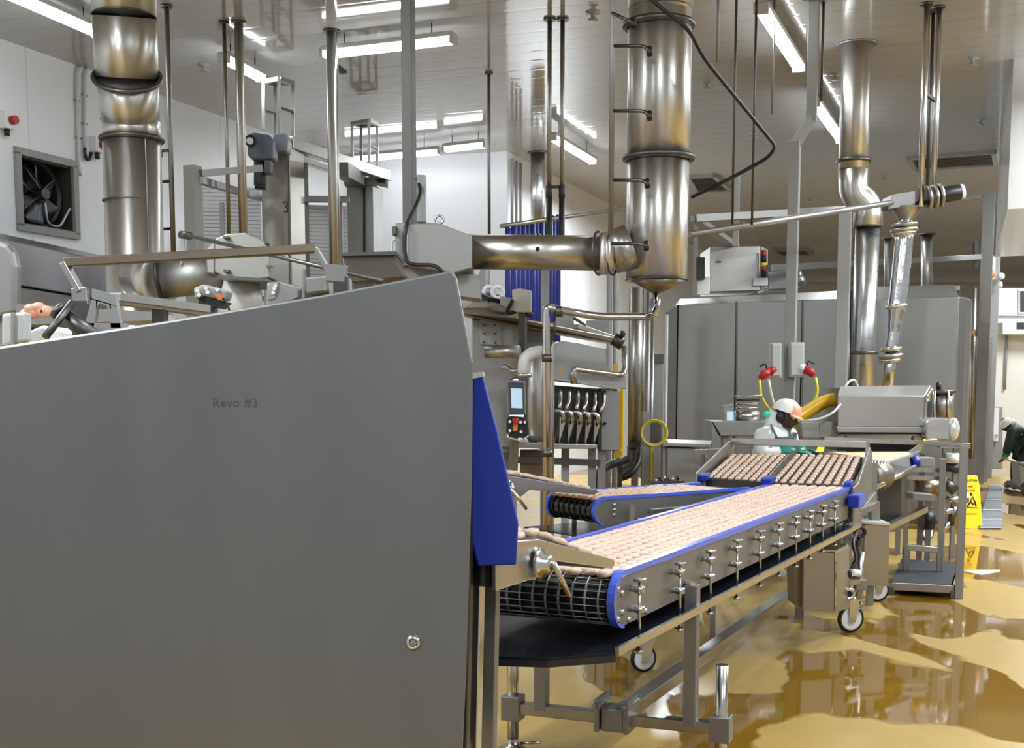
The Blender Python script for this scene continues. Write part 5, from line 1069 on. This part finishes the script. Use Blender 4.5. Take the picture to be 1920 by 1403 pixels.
make('motor_box', M().pix([(1722, 858), (1752, 858), (1754, 876), (1725, 876)], YM-.4, .15), GREYP, t, .008); make('blue_knob', M().cyl(P(1710, 868, YM-.5), P(1722, 866, YM-.5), .05, 16), BLUE, t)
for x, y0, Y in ((1688, 872, YM+1.1), (1702, 872, YM+1.1), (1640, 905, YM-1.3), (1560, 850, YM+.1), (1730, 850, YM+.3), (1745, 850, YM+.1)): q = P(x, y0, Y); make('leg', M().bar(Vector((q.x, q.y, 0)), q, .05, .05, CR), DULL, t)
make('side_beam', M().bar(P(1693, 880, YM-.6), P(1768, 882, YM-.6), .035), STEELH, t); make('side_beam', M().bar(P(1700, 895, YM-.6), P(1775, 898, YM-.6), .035), STEELH, t); make('shelf_plate', M().pix([(1712, 926), (1752, 928), (1752, 940), (1712, 938)], YM-.4, .2), GREYP, t, .004)
make('tank', M().cyl(P(1738, 930, YM-.1), P(1738, 900, YM-.1), .11, 20), BROWNST, t); make('belt_support', M().bar(P(1640, 1000, YM-.8), P(1735, 955, YM-.2), .05), STEELH, t)
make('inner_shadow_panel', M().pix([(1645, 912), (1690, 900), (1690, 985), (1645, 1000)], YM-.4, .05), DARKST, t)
dm = make('drive_unit', M().cyl(P(1728, 975, YM+.1), P(1748, 975, YM+.1), .09, 16), BLACK, t); make('gear_case', M().pix([(1725, 958), (1750, 950), (1755, 975), (1730, 985)], YM+.1, .15), DARKST, dm, .01)
for x in (1738, 1648): q = G(x, 1015 if x > 1700 else 1025, 0); caster(t, Vector((q.x, q.y, 0)), .45, math.radians(210), .09)
# small frame, shelves, pipe run right of it
YW = 10.3
t = thing('work_platform', 'low standing platform with a black mat, a step bar and one tall upright', 'platform')
f0, f1, f2, f3 = G(1672, 1092, .10), G(1786, 1098, .10), G(1800, 1055, .10), G(1690, 1048, .10)
make('mat', M().prism([f0, f1, f2, f3], -Z*.02), mat('dark_mat', lin(38, 41, 46), .75, 0, .15, 8), t); make('rim', M().bar(f0-Z*.03, f1-Z*.03, .03, .06), STEELH, t, .003); make('rim', M().bar(f1-Z*.03, f2-Z*.03, .03, .06), DULL, t, .003); make('under_frame', M().prism([f0-Z*.06, f1-Z*.06, f2-Z*.06, f3-Z*.06], Z*.03), BLACK, t)
for f in (f0, f1, f2, f3): make('foot', M().bar(Vector((f.x, f.y, 0)), f-Z*.04, .04), DARKST, t)
q = Vector((f1.x+.05, f1.y, 0)); make('upright', M().bar(q, Vector((q.x, q.y, P(1798, 836, q.y).z)), .075, .06, CR), DULL, t, .004)
zt = P(1798, 836, q.y).z; make('top_arm', M().bar(Vector((q.x+.04, q.y, zt)), P(1722, 830, q.y+.25), .045, .03), STEELH, t, .003)
s0_, s1_ = P(1700, 1026, f0.y+.6), P(1764, 1032, f0.y+.55); make('step_bar', M().bar(s0_, s1_, .05, .05), STEELH, t, .004)
for a in (s0_, s1_): make('step_post', M().bar(Vector((a.x, a.y, .10)), a, .05), DULL, t)
make('inner_upright', M().bar(Vector((s1_.x, s1_.y, .10)), P(1768, 860, s1_.y), .06, .05, CR), DULL, t, .004)
t = thing('pipe_rack', 'small rack of pipes and fittings behind the platform upright', 'pipes')
for k, (x0, y0, x1, y1, mm, r) in enumerate(((1770, 936, 1815, 938, SHINY, .03), (1765, 960, 1790, 958, SHINY, .035), (1775, 876, 1800, 880, DARK, .04), (1772, 905, 1790, 920, DARKST, .05), (1786, 850, 1786, 868, WHITE, .06), (1800, 852, 1808, 870, SHINY, .02), (1800, 935, 1818, 930, WHITE, .022), (1782, 985, 1790, 950, DARKST, .035), (1765, 1000, 1780, 980, SHINY, .03))): make('fitting', M().cyl(P(x0, y0, 11.3), P(x1, y1, 11.3), r, 12), mm, t)
for x in (1772, 1792): q = P(x, 840, 11.35); make('post', M().bar(Vector((q.x, q.y, 0)), q, .04), DULL, t)
make('top_shelf', M().bar(P(1760, 835, 11.2), P(1816, 836, 11.3), .06, .05), STEELH, t, .004)
# ---------------------------------------------------------------- control boxes below the belts
def enclosure(px, Y, depth, label, lidw, name='control_box'):
    t = thing(name, label, 'control box'); make('housing', M().pix(px, Y, depth), mat('warm_box_steel', (.40, .37, .31, 1), .34, 1, .08, 3) if not bpy.data.materials.get('warm_box_steel') else bpy.data.materials['warm_box_steel'], t, .006)
    return t
Q = lambda x, y, Y: P(x, y, Y)
t = enclosure([(1506, 1031), (1566, 1036), (1566, 1148), (1505, 1144)], 7.55, .26, 'stainless control box hung low under the near side of the long belt', 0)
make('door', M().prism([Q(1568, 1036, 7.53), Q(1590, 1024, 7.8), Q(1590, 1142, 7.8), Q(1568, 1148, 7.53)], (.012, .01, 0)), STEEL, t, .004); make('hood', M().prism([Q(1504, 1031, 7.52), Q(1567, 1036, 7.52), Q(1590, 1024, 7.82), Q(1530, 1020, 7.82)], Z*.012), STEELH, t); make('rear_box', M().pix([(1488, 1030), (1506, 1034), (1506, 1140), (1490, 1135)], 7.62, .2), BROWNST, t)
make('mount', M().bar(Vector((Q(1540, 1040, 7.75).x, 7.75, Q(1540, 1040, 7.75).z)), Vector((Q(1540, 1040, 7.75).x, 7.75, .72)), .06), DULL, t)
t = enclosure([(1620, 983), (1668, 984), (1666, 1100), (1618, 1098)], 8.75, .22, 'second grey control box further along, beside the platform', 0)
make('lid', M().pix([(1585, 976), (1668, 980), (1670, 986), (1586, 981)], 8.72, .26), LGREY, t, .004); make('side_box', M().pix([(1575, 985), (1604, 988), (1604, 1030), (1575, 1028)], 8.6, .15), DULL, t, .006); make('coiled_cable', M().ring(P(1612, 998, 8.6), (0, 1, 0), .035, .014, 18, 8), BLACK, t); make('cable', M().tube(fillet([P(1612, 1010, 8.6), P(1604, 1030, 8.6), P(1612, 1040, 8.6), P(1600, 1060, 8.5)], .06), .016, 8), BLACK, t)
make('mount', M().bar(P(1640, 983, 8.85), P(1640, 940, 8.85), .06), DULL, t)
q = G(1645, 1128, 0); caster(t, Vector((q.x, q.y, 0)), .42, math.radians(185), .085)
t = thing('caster_stand', 'upright pole with clamp, black fittings and a white wheeled caster beside the low control box', 'caster')
q = G(1594, 1186, 0); caster(t, Vector((q.x, q.y, 0)), .26, math.radians(195), .092)
pq = P(1613, 1090, q.y-.0); make('pole', M().cyl(Vector((pq.x, pq.y, .19)), Vector((pq.x, pq.y, P(1614, 1035, pq.y).z)), .021, 14), STEELH, t); make('clamp', M().box(P(1613, 1096, pq.y), (.075, .07, .07)), DULL, t, .004); make('clamp_arm', M().bar(P(1613, 1090, pq.y), P(1578, 1094, pq.y-.1), .05, .035), STEELH, t, .004)
make('base_plate', M().bar(P(1576, 1140, q.y), P(1622, 1140, q.y), .05, .012), SHINY, t); 
for x, y, r in ((1586, 1076, .03), (1596, 1074, .024), (1584, 1112, .034)): make('fitting', M().cyl(P(x, y, q.y-.15), P(x+14, y+1, q.y-.1), r, 12), BLACK if x != 1596 else WHITE, t)
make('cable', M().tube(fillet([P(1594, 1072, q.y-.1), P(1608, 1050, q.y-.05), P(1598, 1020, q.y), P(1606, 1000, q.y+.2)], .08), .012, 8), BLACK, t)
make('ring', M().ring(P(1592, 1114, q.y-.18), (0, 1, 0), .03, .012, 18, 8), SHINY, t)
t = thing('sensor_block', 'black sensor block and grey rail below the blue drive box', 'sensor'); make('block', M().pix([(1562, 968), (1578, 962), (1582, 980), (1564, 986)], 8.0, .08), BLACK, t, .006); make('rail', M().bar(P(1578, 972, 8.05), P(1637, 948, 8.7), .06, .05), DULL, t, .004)
# tables left of the worker
t = thing('tray_table', 'stainless trough table with small screen and steel ring stack, left of the worker', 'table')
YT2 = 11.4
make('trough', M().prism([P(1335, 790, YT2), P(1470, 790, YT2), P(1462, 818, YT2), P(1352, 818, YT2)], (0, .5, 0)), DULL, t, .006); make('trough_side', M().pix([(1334, 790), (1350, 822), (1350, 845), (1336, 840)], YT2-.02, .5), DULL, t)
for x in (1345, 1360, 1455): q = P(x, 818, YT2+.1); make('leg', M().bar(Vector((q.x, q.y, 0)), q, .06), DULL, t)
hs = make('screen_housing', M().pix([(1356, 760), (1376, 758), (1378, 790), (1356, 790)], YT2+.1, .08), GREYP, t, .006); make('screen', M().pix([(1363, 772), (1375, 772), (1375, 789), (1363, 789)], YT2+.09, .02), SCREEN, hs)
st = make('ring_stack', M().cyl(P(1402, 790, YT2+.2), P(1402, 770, YT2+.2), .12, 24), SHINY, t)
for y in (767, 759, 752, 745): make('ring', M().cyl(P(1402, y, YT2+.2), P(1402, y-4, YT2+.2), .11 if y != 745 else .15, 24), SHINY if y % 2 else DARKST, st)
# ---------------------------------------------------------------- wet floor sign, drain covers, floor litter
t = thing('wet_floor_sign', 'yellow folding wet floor sign with black symbol beside the drain covers', 'sign')
q = G(1822, 991, 0); Ys = q.y; h_ = P(1820, 893, Ys).z
def sp(u, v, off=0): return Vector((q.x+u, Ys+.11*v/1.0-.0, 0))+Z*(h_*v)+Vector((0, -off, 0))   # leaning front leaf
def leaf(s): return [(-.115*1.0, 0), (.125, 0), (.105, .8), (.085, .97), (.075, 1), (-.065, 1), (-.08, .97)]
fl = make('front_leaf', M().prism([sp(u, v) for u, v in leaf(1)], (0, .015, 0)), YELLOW, t, .003)
make('rear_leaf', M().prism([Vector((sp(u, v).x, 2*(Ys+.11)-sp(u, v).y+.02, sp(u, v).z)) for u, v in leaf(1)], (0, .015, 0)), YELLOW, t, .003)
INK = mat('sign_ink', lin(62, 50, 14), .5)
def bar_on(u0, v0, u1, v1, w_): return M().bar(sp(u0, v0, .003), sp(u1, v1, .003), w_, .003, Vector((0, 1, 0)))
cu = bpy.data.curves.new('sign_text', 'FONT'); cu.body = 'CAUTION'; cu.size = .05; cu.extrude = .0005; cu.align_x = 'CENTER'
def text_on(body, u, v, size, mm, nm='lettering'):
    cu = bpy.data.curves.new('t', 'FONT'); cu.body = body; cu.size = size; cu.extrude = .0006; cu.align_x = 'CENTER'; cu.offset = .001
    tmp = bpy.data.objects.new('t', cu); C.objects.link(tmp); dg = bpy.context.evaluated_depsgraph_get(); me = bpy.data.meshes.new_from_object(tmp.evaluated_get(dg)); bpy.data.objects.remove(tmp)
    me.transform(Matrix.Translation(sp(u, v, .004)) @ Matrix.Rotation(math.pi/2-.13, 4, 'X')); me.materials.clear(); me.materials.append(mm); o = bpy.data.objects.new(nm, me); C.objects.link(o); o.parent = fl
text_on('CAUTION', .0, .885, .034, INK); text_on('WET', .0, .775, .026, RED); text_on('FLOOR', .0, .70, .030, RED); text_on('CAUTION', .0, .26, .026, mat('faint_ink', lin(190, 150, 20), .5))
m = M(); m.tube([sp(-.04, .42, .005), sp(-.01, .5, .005), sp(.02, .6, .005), sp(.045, .5, .005), sp(.055, .42, .005)], .008, 6); m.tube([sp(-.005, .5, .005), sp(.03, .45, .005)], .008, 6); m.sph(sp(.0, .64, .005), (.018, .004, .018), None, 12, 8); make('slipping_figure', m, BLACK, fl)
m = M(); m.tube([sp(-.05, .40, .005), sp(.07, .385, .005)], .004, 6); make('floor_line', m, INK, fl)
edges = [(992, 1835, 1880), (976, 1838, 1880), (958, 1841, 1880), (940, 1846, 1880), (922, 1851, 1880), (908, 1854, 1879)]
GR = mat('drain_cover_steel', lin(172, 178, 188), .32, .35)
for k in range(5):
    (ya, la, ra), (yb, lb, rb) = edges[k], edges[k+1]; a, b, c, d = G(la+1, ya-1, .015), G(ra-1, ya-1, .015), G(rb-1, yb+1, .015), G(lb+1, yb+1, .015)
    t = thing('drain_cover', ['nearest', 'second nearest', 'third nearest', 'fourth nearest', 'farthest'][k]+' of the five pale steel drain covers in the floor by the yellow sign', 'drain cover', 'steel drain covers in the floor')
    make('plate', M().prism([a, b, c, d], Z*.012), GR, t, .003); m = M(); m.bar(a*.85+d*.15+Z*.014, b*.85+c*.15+Z*.014, .05, .01); make('lip', m, GREYP, t)
t = thing('floor_litter', 'flat scrap of clear plastic lying on the floor right of the platform', 'litter')
a = G(1838, 1074, .004); m = M(); rows = []
for i in range(4): rows.append([G(1806+j*11.5, 1068+3.4*i*(1-abs(j-3)/5), .004+.006*((i*7+j*3) % 3)/3) for j in range(7)])
m.grid(rows); s_ = make('sheet', m, mat('clear_scrap', lin(214, 205, 185), .3), t); qd = s_.modifiers.new('thick', 'SOLIDIFY'); qd.thickness = .003
# far right wall equipment
t = thing('air_unit', 'white wall unit with a dark slot on the cream wall at the right edge', 'air unit'); make('housing', M().pix([(1880, 605), (1960, 603), (1960, 627), (1880, 627)], 26.5, .4), WHITE, t, .01); make('slot', M().pix([(1907, 605), (1960, 604), (1960, 617), (1907, 617)], 26.48, .05), DARK, t)
t = thing('wall_screen', 'dark framed window panel high on the cream wall, cut by the right picture edge', 'panel'); make('frame', M().pix([(1910, 543), (1960, 543), (1960, 588), (1910, 588)], 26.86, .06), WHITE, t); make('glass', M().pix([(1913, 546), (1960, 546), (1960, 585), (1913, 585)], 26.85, .03), DARK, t)
t = thing('wall_column', 'grey cabinet and white dispenser standing against the right wall behind the portal frame', 'cabinet'); make('cabinet', M().pix([(1862, 763), (1880, 763), (1880, 880), (1862, 880)], 22.0, .4), GREYP, t, .01); make('dispenser', M().pix([(1865, 816), (1872, 814), (1872, 828), (1866, 828)], 21.9, .1), WHITE, t, .01); make('tube', M().post(1868, 790, 21.9, 765, 815, .08), WHITE, t)
q = onplane(1885, 700, Vector((0, 26.95, 0)), Vector((0, 1, 0))); single('wall_conduit', M().cyl(Vector((q.x, 26.95, 1.5)), Vector((q.x, 26.95, P(1885, 628, 26.95).z)), .03, 8), GREYP, 'thin vertical conduit on the cream wall below the white unit', 'conduit')
q = P(1928, 862, 18.5); t = thing('hand_cart', 'grey cart with a slim handle at the right picture edge', 'cart')
make('handle', M().tube([P(1878, 857, 18.3), P(1925, 874, 18.3)], .022, 10), SHINY, t); make('tub', M().prism([P(1911, 868, 18.3), P(1990, 870, 18.3), P(1985, 915, 18.3), P(1914, 912, 18.3)], (0, .3, 0)), GREYP, t, .01)
for x in (1918, 1980): w0 = G(x, 931, 0); make('wheel', M().cyl(Vector((w0.x, w0.y, .10)), Vector((w0.x+.05, w0.y, .10)), .10, 20), BLACK, t); make('leg', M().bar(Vector((w0.x+.02, w0.y, .1)), Vector((w0.x+.02, 18.35, P(x, 905, 18.3).z)), .05), DARKST, t)
# ---------------------------------------------------------------- people
def skin(pts, edges, rad, sub=2):
    """grow a smooth tapering surface round a skeleton and return it as builder geometry; first point is the root"""
    me = bpy.data.meshes.new('s'); me.from_pydata([tuple(p) for p in pts], edges, []); o = bpy.data.objects.new('s', me); C.objects.link(o)
    o.modifiers.new('skin', 'SKIN').use_smooth_shade = True; q = o.modifiers.new('sub', 'SUBSURF'); q.levels = q.render_levels = sub
    for i, v in enumerate(me.skin_vertices[0].data): v.radius = (rad[i], rad[i]) if not isinstance(rad[i], tuple) else rad[i]; v.use_root = i == 0
    dg = bpy.context.evaluated_depsgraph_get(); ev = o.evaluated_get(dg); r = bpy.data.meshes.new_from_object(ev); m = M()
    m.add([v.co.copy() for v in r.vertices], [tuple(p.vertices) for p in r.polygons], True); bpy.data.objects.remove(o); bpy.data.meshes.remove(r); return m
def head(c, fwd, up, k=1.0):
    x = fwd.normalized(); y = up.cross(x).normalized(); z = x.cross(y).normalized(); R = Matrix((x, y, z)).transposed(); m = M(); s = M().sph((0, 0, 0), (.098, .076, .118), None, 32, 24); g = math.exp
    for v in s.v:
        t = -v.z/.118
        if t > 0: v.y *= 1-.30*t*t; v.x = v.x*(1-.12*t)+.012*t
        if v.x > 0:
            yy = v.y; v.x += .026*g(-(yy/.013)**2-((v.z+.016)/.020)**2)+.012*g(-(yy/.010)**2-((v.z-.008)/.022)**2)
            for e in (-1, 1): v.x -= .012*g(-((yy-e*.032)/.014)**2-((v.z-.014)/.012)**2)
            v.x += .009*g(-(yy/.05)**2-((v.z-.036)/.010)**2)+.010*g(-(yy/.022)**2-((v.z+.056)/.006)**2)+.010*g(-(yy/.020)**2-((v.z+.068)/.006)**2)-.006*g(-(yy/.024)**2-((v.z+.062)/.003)**2)+.010*g(-(yy/.02)**2-((v.z+.098)/.014)**2)
    for e in (-1, 1):
        q = M().sph((-.008, e*.076, -.002), (.018, .008, .030), Matrix.Rotation(e*.3, 3, 'Z'), 10, 8); k0 = len(s.v); s.v += q.v; s.f += [[k0+i for i in f] for f in q.f]; s.s += q.s
    s.v = [c+R @ (v*k) for v in s.v]; return s, R, k
def merge(*ms):
    o = M()
    for m in ms: k = len(o.v); o.v += m.v; o.f += [[k+i for i in f] for f in m.f]; o.s += m.s
    return o
def hand(w, d, side, nrm, r=.0095, curl=.5):
    """palm with four fingers and a thumb, gently curled; w wrist, d towards the fingers, side towards the thumb"""
    d = d.normalized(); side = (side-d*side.dot(d)).normalized(); nrm = d.cross(side).normalized()*(1 if nrm.dot(d.cross(side)) > 0 else -1)
    ms = [skin([w, w+d*.045, w+d*.085], [(0, 1), (1, 2)], [(.024, .018), (.036, .016), (.038, .014)], 2)]
    for i, L in enumerate((.072, .080, .074, .058)):
        b = w+d*.085+side*(.028-.019*i); a1 = .25*curl; p = [b-d*.012, b]; dirr = d+side*(.10-.07*i)
        for j in range(3):
            ang = curl*(.35+.45*j); p.append(p[-1]+(dirr*math.cos(ang)+nrm*math.sin(ang)).normalized()*L*(.45, .32, .25)[j])
        ms.append(skin(p, [(k, k+1) for k in range(4)], [r, r*1.0, r*.95, r*.88, r*.75], 1))
    b = w+d*.03+side*.028; ms.append(skin([b-side*.012, b+side*.018+d*.02, b+side*.026+d*.045+nrm*.01, b+side*.022+d*.068+nrm*.018], [(0, 1), (1, 2), (2, 3)], [r*1.3, r*1.15, r, r*.8], 1)); return merge(*ms)
SKIN = mat('dark_skin', lin(66, 44, 34), .45); COAT = mat('white_coat', lin(226, 229, 232), .7, 0, .05, 9, bump=.3); APRON = mat('grey_green_apron', lin(96, 112, 108), .5, 0, .1, 6)
TROUS = mat('white_trousers', lin(205, 206, 205), .7); BOOT = mat('white_boot', lin(215, 215, 210), .4); HELM = mat('white_helmet', lin(236, 236, 232), .3); PEACH = mat('peach_helmet_front', lin(226, 160, 130), .4); JACK = mat('dark_green_jacket', lin(12, 40, 34), .6, 0, .15, 6); EYEW = mat('eye_white', lin(220, 218, 212), .3)
def body_of(J, k=1.0):
    """J: joint name -> point. One continuous skeleton from the pelvis"""
    names = ['pelvis', 'waist', 'chest', 'neck', 'headb', 'sl', 'el', 'wl', 'sr', 'er', 'wr', 'hl', 'kl', 'al', 'tl', 'hr', 'kr', 'ar', 'tr']
    ix = {n: i for i, n in enumerate(names)}
    ed = [('pelvis', 'waist'), ('waist', 'chest'), ('chest', 'neck'), ('neck', 'headb'), ('chest', 'sl'), ('sl', 'el'), ('el', 'wl'), ('chest', 'sr'), ('sr', 'er'), ('er', 'wr'), ('pelvis', 'hl'), ('hl', 'kl'), ('kl', 'al'), ('al', 'tl'), ('pelvis', 'hr'), ('hr', 'kr'), ('kr', 'ar'), ('ar', 'tr')]
    rad = dict(pelvis=.13, waist=.115, chest=.135, neck=.055, headb=.05, sl=.062, el=.043, wl=.028, sr=.062, er=.043, wr=.028, hl=.085, kl=.058, al=.04, tl=.03, hr=.085, kr=.058, ar=.04, tr=.03)
    return names, ix, ed, rad
def chain(J, names, rad, sub=2): return skin([J[n] for n in names], [(i, i+1) for i in range(len(names)-1)], rad, sub)
def limbtree(J, ed, rad, grow):
    ns = []
    for a, b in ed:
        for n in (a, b):
            if n not in ns: ns.append(n)
    return skin([J[n] for n in ns], [(ns.index(a), ns.index(b)) for a, b in ed], [(tuple(q+grow for q in rad[n]) if isinstance(rad[n], tuple) else rad[n]+grow) for n in ns], 2)
# worker at the belt
Yw = 10.25; W = lambda x, y, dy=0: P(x, y, Yw+dy)
J = dict(pelvis=W(1436, 890), waist=W(1442, 858), chest=W(1453, 824), neck=W(1462, 804), headb=W(1467, 792), sl=W(1480, 817, .13), el=W(1490, 845, .14), wl=W(1506, 845, .0), sr=W(1431, 817, -.15), er=W(1427, 851, -.20), wr=W(1494, 848, -.20))
pz = J['pelvis']
for s, e in (('l', .1), ('r', -.1)):
    J['h'+s] = pz+Vector((0, e, -.06)); J['k'+s] = Vector((pz.x+.06, pz.y+e*1.1, .50)); J['a'+s] = Vector((pz.x+.0, pz.y+e*1.2, .09)); J['t'+s] = Vector((pz.x+.17, pz.y+e*1.3, .04))
names, ix, ed, rad = body_of(J)
t = thing('person', 'person in white coat, green gloves and white helmet bending over the sloping belt', 'person')
fw = Vector((.84, -.44, -.30)); hd, R, k = head(W(1471, 783), fw, Vector((.30, -.05, .95)))
gl = hand(J['wl'], W(1524, 848, 0)-J['wl'], Vector((0, -1, .4)), Vector((0, 0, -1))); gr = hand(J['wr'], W(1516, 850, -.18)-J['wr'], Vector((0, 1, .4)), Vector((0, 0, -1)))
make('body', merge(limbtree(J, ed, rad, -.012), hd), SKIN, t)
hc = W(1471, 783)
for e in (-1, 1): make('eye', M().sph(hc+R @ Vector((.082, e*.031, .014)), .011, None, 10, 8), EYEW, t)
make('coat', limbtree(J, [('pelvis', 'waist'), ('waist', 'chest'), ('chest', 'sl'), ('sl', 'el'), ('chest', 'sr'), ('sr', 'er'), ('el', 'wl'), ('er', 'wr'), ('chest', 'neck')], dict(rad, neck=.075, chest=.155, waist=.145), .022), COAT, t)
make('trousers', limbtree(J, [('pelvis', 'hl'), ('hl', 'kl'), ('kl', 'al'), ('pelvis', 'hr'), ('hr', 'kr'), ('kr', 'ar')], rad, .02), TROUS, t)
for s in 'lr': make('boot', skin([J['a'+s]+Z*.12, J['a'+s], J['t'+s]], [(0, 1), (1, 2)], [.065, .06, .045], 2), BOOT, t)
ap = M().grid([[J['chest']+Vector((.155, dy*.7, .06)) for dy in (-.2, -.1, 0, .1, .2)], [J['waist']+Vector((.165, dy, 0)) for dy in (-.22, -.1, 0, .1, .22)], [J['pelvis']+Vector((.19, dy, -.05)) for dy in (-.24, -.12, 0, .12, .24)], [J['pelvis']+Vector((.16, dy, -.45)) for dy in (-.26, -.12, 0, .12, .26)]]); a_ = make('apron', ap, APRON, t); q = a_.modifiers.new('thick', 'SOLIDIFY'); q.thickness = .01
make('apron_strap', M().tube([W(1446, 797, -.13), W(1450, 806, -.19), W(1457, 822, -.21)], .010, 8), APRON, t); make('apron_strap', M().tube([W(1478, 800, -.03), W(1481, 810, -.08), W(1482, 820, -.10)], .010, 8), APRON, t); make('apron_bib', M().pix([(1453, 820), (1490, 818), (1496, 850), (1456, 852)], Yw-.21, .02), APRON, t, .006)
make('sleeve_guard', limbtree(J, [('el', 'wl')], dict(rad, el=.05, wl=.045), .012), GREEN, t); make('sleeve_guard', limbtree({**J, 'er': J['er'].lerp(J['wr'], .35)}, [('er', 'wr')], dict(rad, er=.05, wr=.045), .012), GREEN, t)
make('glove', gl, GREEN, t); make('glove', gr, GREEN, t)
def dome(c, R, rx, ry, rz, z0=.0):
    m = M(); rows = []
    for i in range(11):
        a = math.pi/2*i/10; rows.append([c+R @ Vector((rx*math.cos(a)*math.cos(b), ry*math.cos(a)*math.sin(b), z0+rz*math.sin(a))) for b in [2*math.pi*j/28 for j in range(29)]])
    m.grid(rows); return m
h = make('helmet', dome(hc, R, .125, .105, .115, .045), HELM, t)
pk = M(); rows = []
for i in range(3):
    rr = (1.0, 1.18, 1.32)[i]; rows.append([hc+R @ Vector((.125*rr*math.cos(b), .108*(1+.03*i)*math.sin(b), .047-.012*i)) for b in [-1.1+2.2*j/12 for j in range(13)]])
pk.grid(rows); p_ = make('peak', pk, PEACH, h); q = p_.modifiers.new('thick', 'SOLIDIFY'); q.thickness = .006
pf = M(); rows = []
for i in range(5):
    a = math.pi/2*(i/7); rows.append([hc+R @ Vector((.127*math.cos(a)*math.cos(b), .108*math.cos(a)*math.sin(b), .046+.117*math.sin(a))) for b in [-1.0+2.0*j/10 for j in range(11)]])
pf.grid(rows); make('front_badge', pf, PEACH, h)
for e in (-1, 1): make('ear_defender', M().sph(hc+R @ Vector((-.01, e*.088, -.005)), (.04, .028, .05)), BLACK, t)
make('hood_scarf', M().tube([hc+R @ Vector((-.05, 0, .02)), hc+R @ Vector((-.06, 0, -.06)), J['neck']+Vector((-.05, 0, -.02))], [.09, .085, .09], 20), COAT, t); make('beard_snood', M().sph(hc+R @ Vector((.035, 0, -.09)), (.055, .06, .04), R, 16, 10), SKIN, t)
make('ear_muff_spot', M().sph(hc+R @ Vector((-.13, -.09, -.02)), .026), mat('green_plug', lin(20, 190, 130), .4, emit=.25), t)  # light green spot at the ear muff, faint glow added in its material
o = thing('knife_paper', 'small bright yellow card on the belt beside the green glove', 'card'); make('card', M().prism([P(1530, 848, 9.9), P(1534, 836, 9.95), P(1547, 836, 9.95), P(1544, 847, 9.9)], (0, .01, .0)), mat('acid_yellow', lin(222, 238, 40), .5), o)
# second person bending over the cart
Yp = 19.0; W = lambda x, y, dy=0: P(x, y, Yp+dy)
J = dict(pelvis=W(1924, 838), waist=W(1916, 818), chest=W(1904, 806), neck=W(1896, 801), headb=W(1892, 799), sl=W(1902, 808, .2), el=W(1896, 830, .2), wl=W(1888, 850, .15), sr=W(1900, 810, -.2), er=W(1893, 832, -.22), wr=W(1886, 852, -.15))
pz = J['pelvis']
for s, e in (('l', .12), ('r', -.12)):
    J['h'+s] = pz+Vector((0, e, -.06)); J['k'+s] = Vector((pz.x-.10, pz.y+e, .44)); J['a'+s] = Vector((pz.x-.10, pz.y+e*1.1, .09)); J['t'+s] = Vector((pz.x-.27, pz.y+e*1.2, .04))
t = thing('person', 'person in dark green jacket and white cap bending forward at the right picture edge', 'person')
fw = Vector((-.75, -.2, -.62)); hc = W(1888, 796); hd, R, k = head(hc, fw, Vector((-.6, 0, .8))); make('body', merge(limbtree(J, ed, rad, -.012), hd, hand(J['wl'], Vector((-.3, -.1, -.6)), Vector((0, -1, 0)), Vector((-1, 0, 0))), hand(J['wr'], Vector((-.3, .1, -.6)), Vector((0, 1, 0)), Vector((-1, 0, 0)))), SKIN, t)
make('jacket', limbtree(J, [('pelvis', 'waist'), ('waist', 'chest'), ('chest', 'sl'), ('sl', 'el'), ('el', 'wl'), ('chest', 'sr'), ('sr', 'er'), ('er', 'wr'), ('chest', 'neck')], dict(rad, neck=.07), .04), JACK, t)
make('trousers', limbtree(J, [('pelvis', 'hl'), ('hl', 'kl'), ('kl', 'al'), ('pelvis', 'hr'), ('hr', 'kr'), ('kr', 'ar')], rad, .03), mat('black_trousers', lin(24, 28, 28), .6), t)
for s in 'lr': make('boot', skin([J['a'+s]+Z*.22, J['a'+s], J['t'+s]], [(0, 1), (1, 2)], [.075, .07, .05], 2), mat('grey_boot', lin(150, 146, 138), .5) if s == 'l' else bpy.data.materials['grey_boot'], t)
make('cap', dome(hc, R, .115, .095, .115, .0), HELM, t); make('snood', M().tube([hc+R @ Vector((-.04, 0, .02)), J['neck']+Vector((.03, 0, .03))], [.085, .08], 18), HELM, t)
for s, e in (('wl', .0), ('wr', .0)): make('cuff', M().sph(J[s], .055), GREEN, t)
m = M(); q = W(1913, 813, -.21); m.box(q, (.06, .01, .045)); make('badge', m, LGREY, t)
# ---------------------------------------------------------------- origins at each thing's base
for o in list(C.objects):
    if o.parent is None and o.get('category') and not o.get('settled'): settle(o)
for o in C.objects:
    if 'settled' in o.keys(): del o['settled']
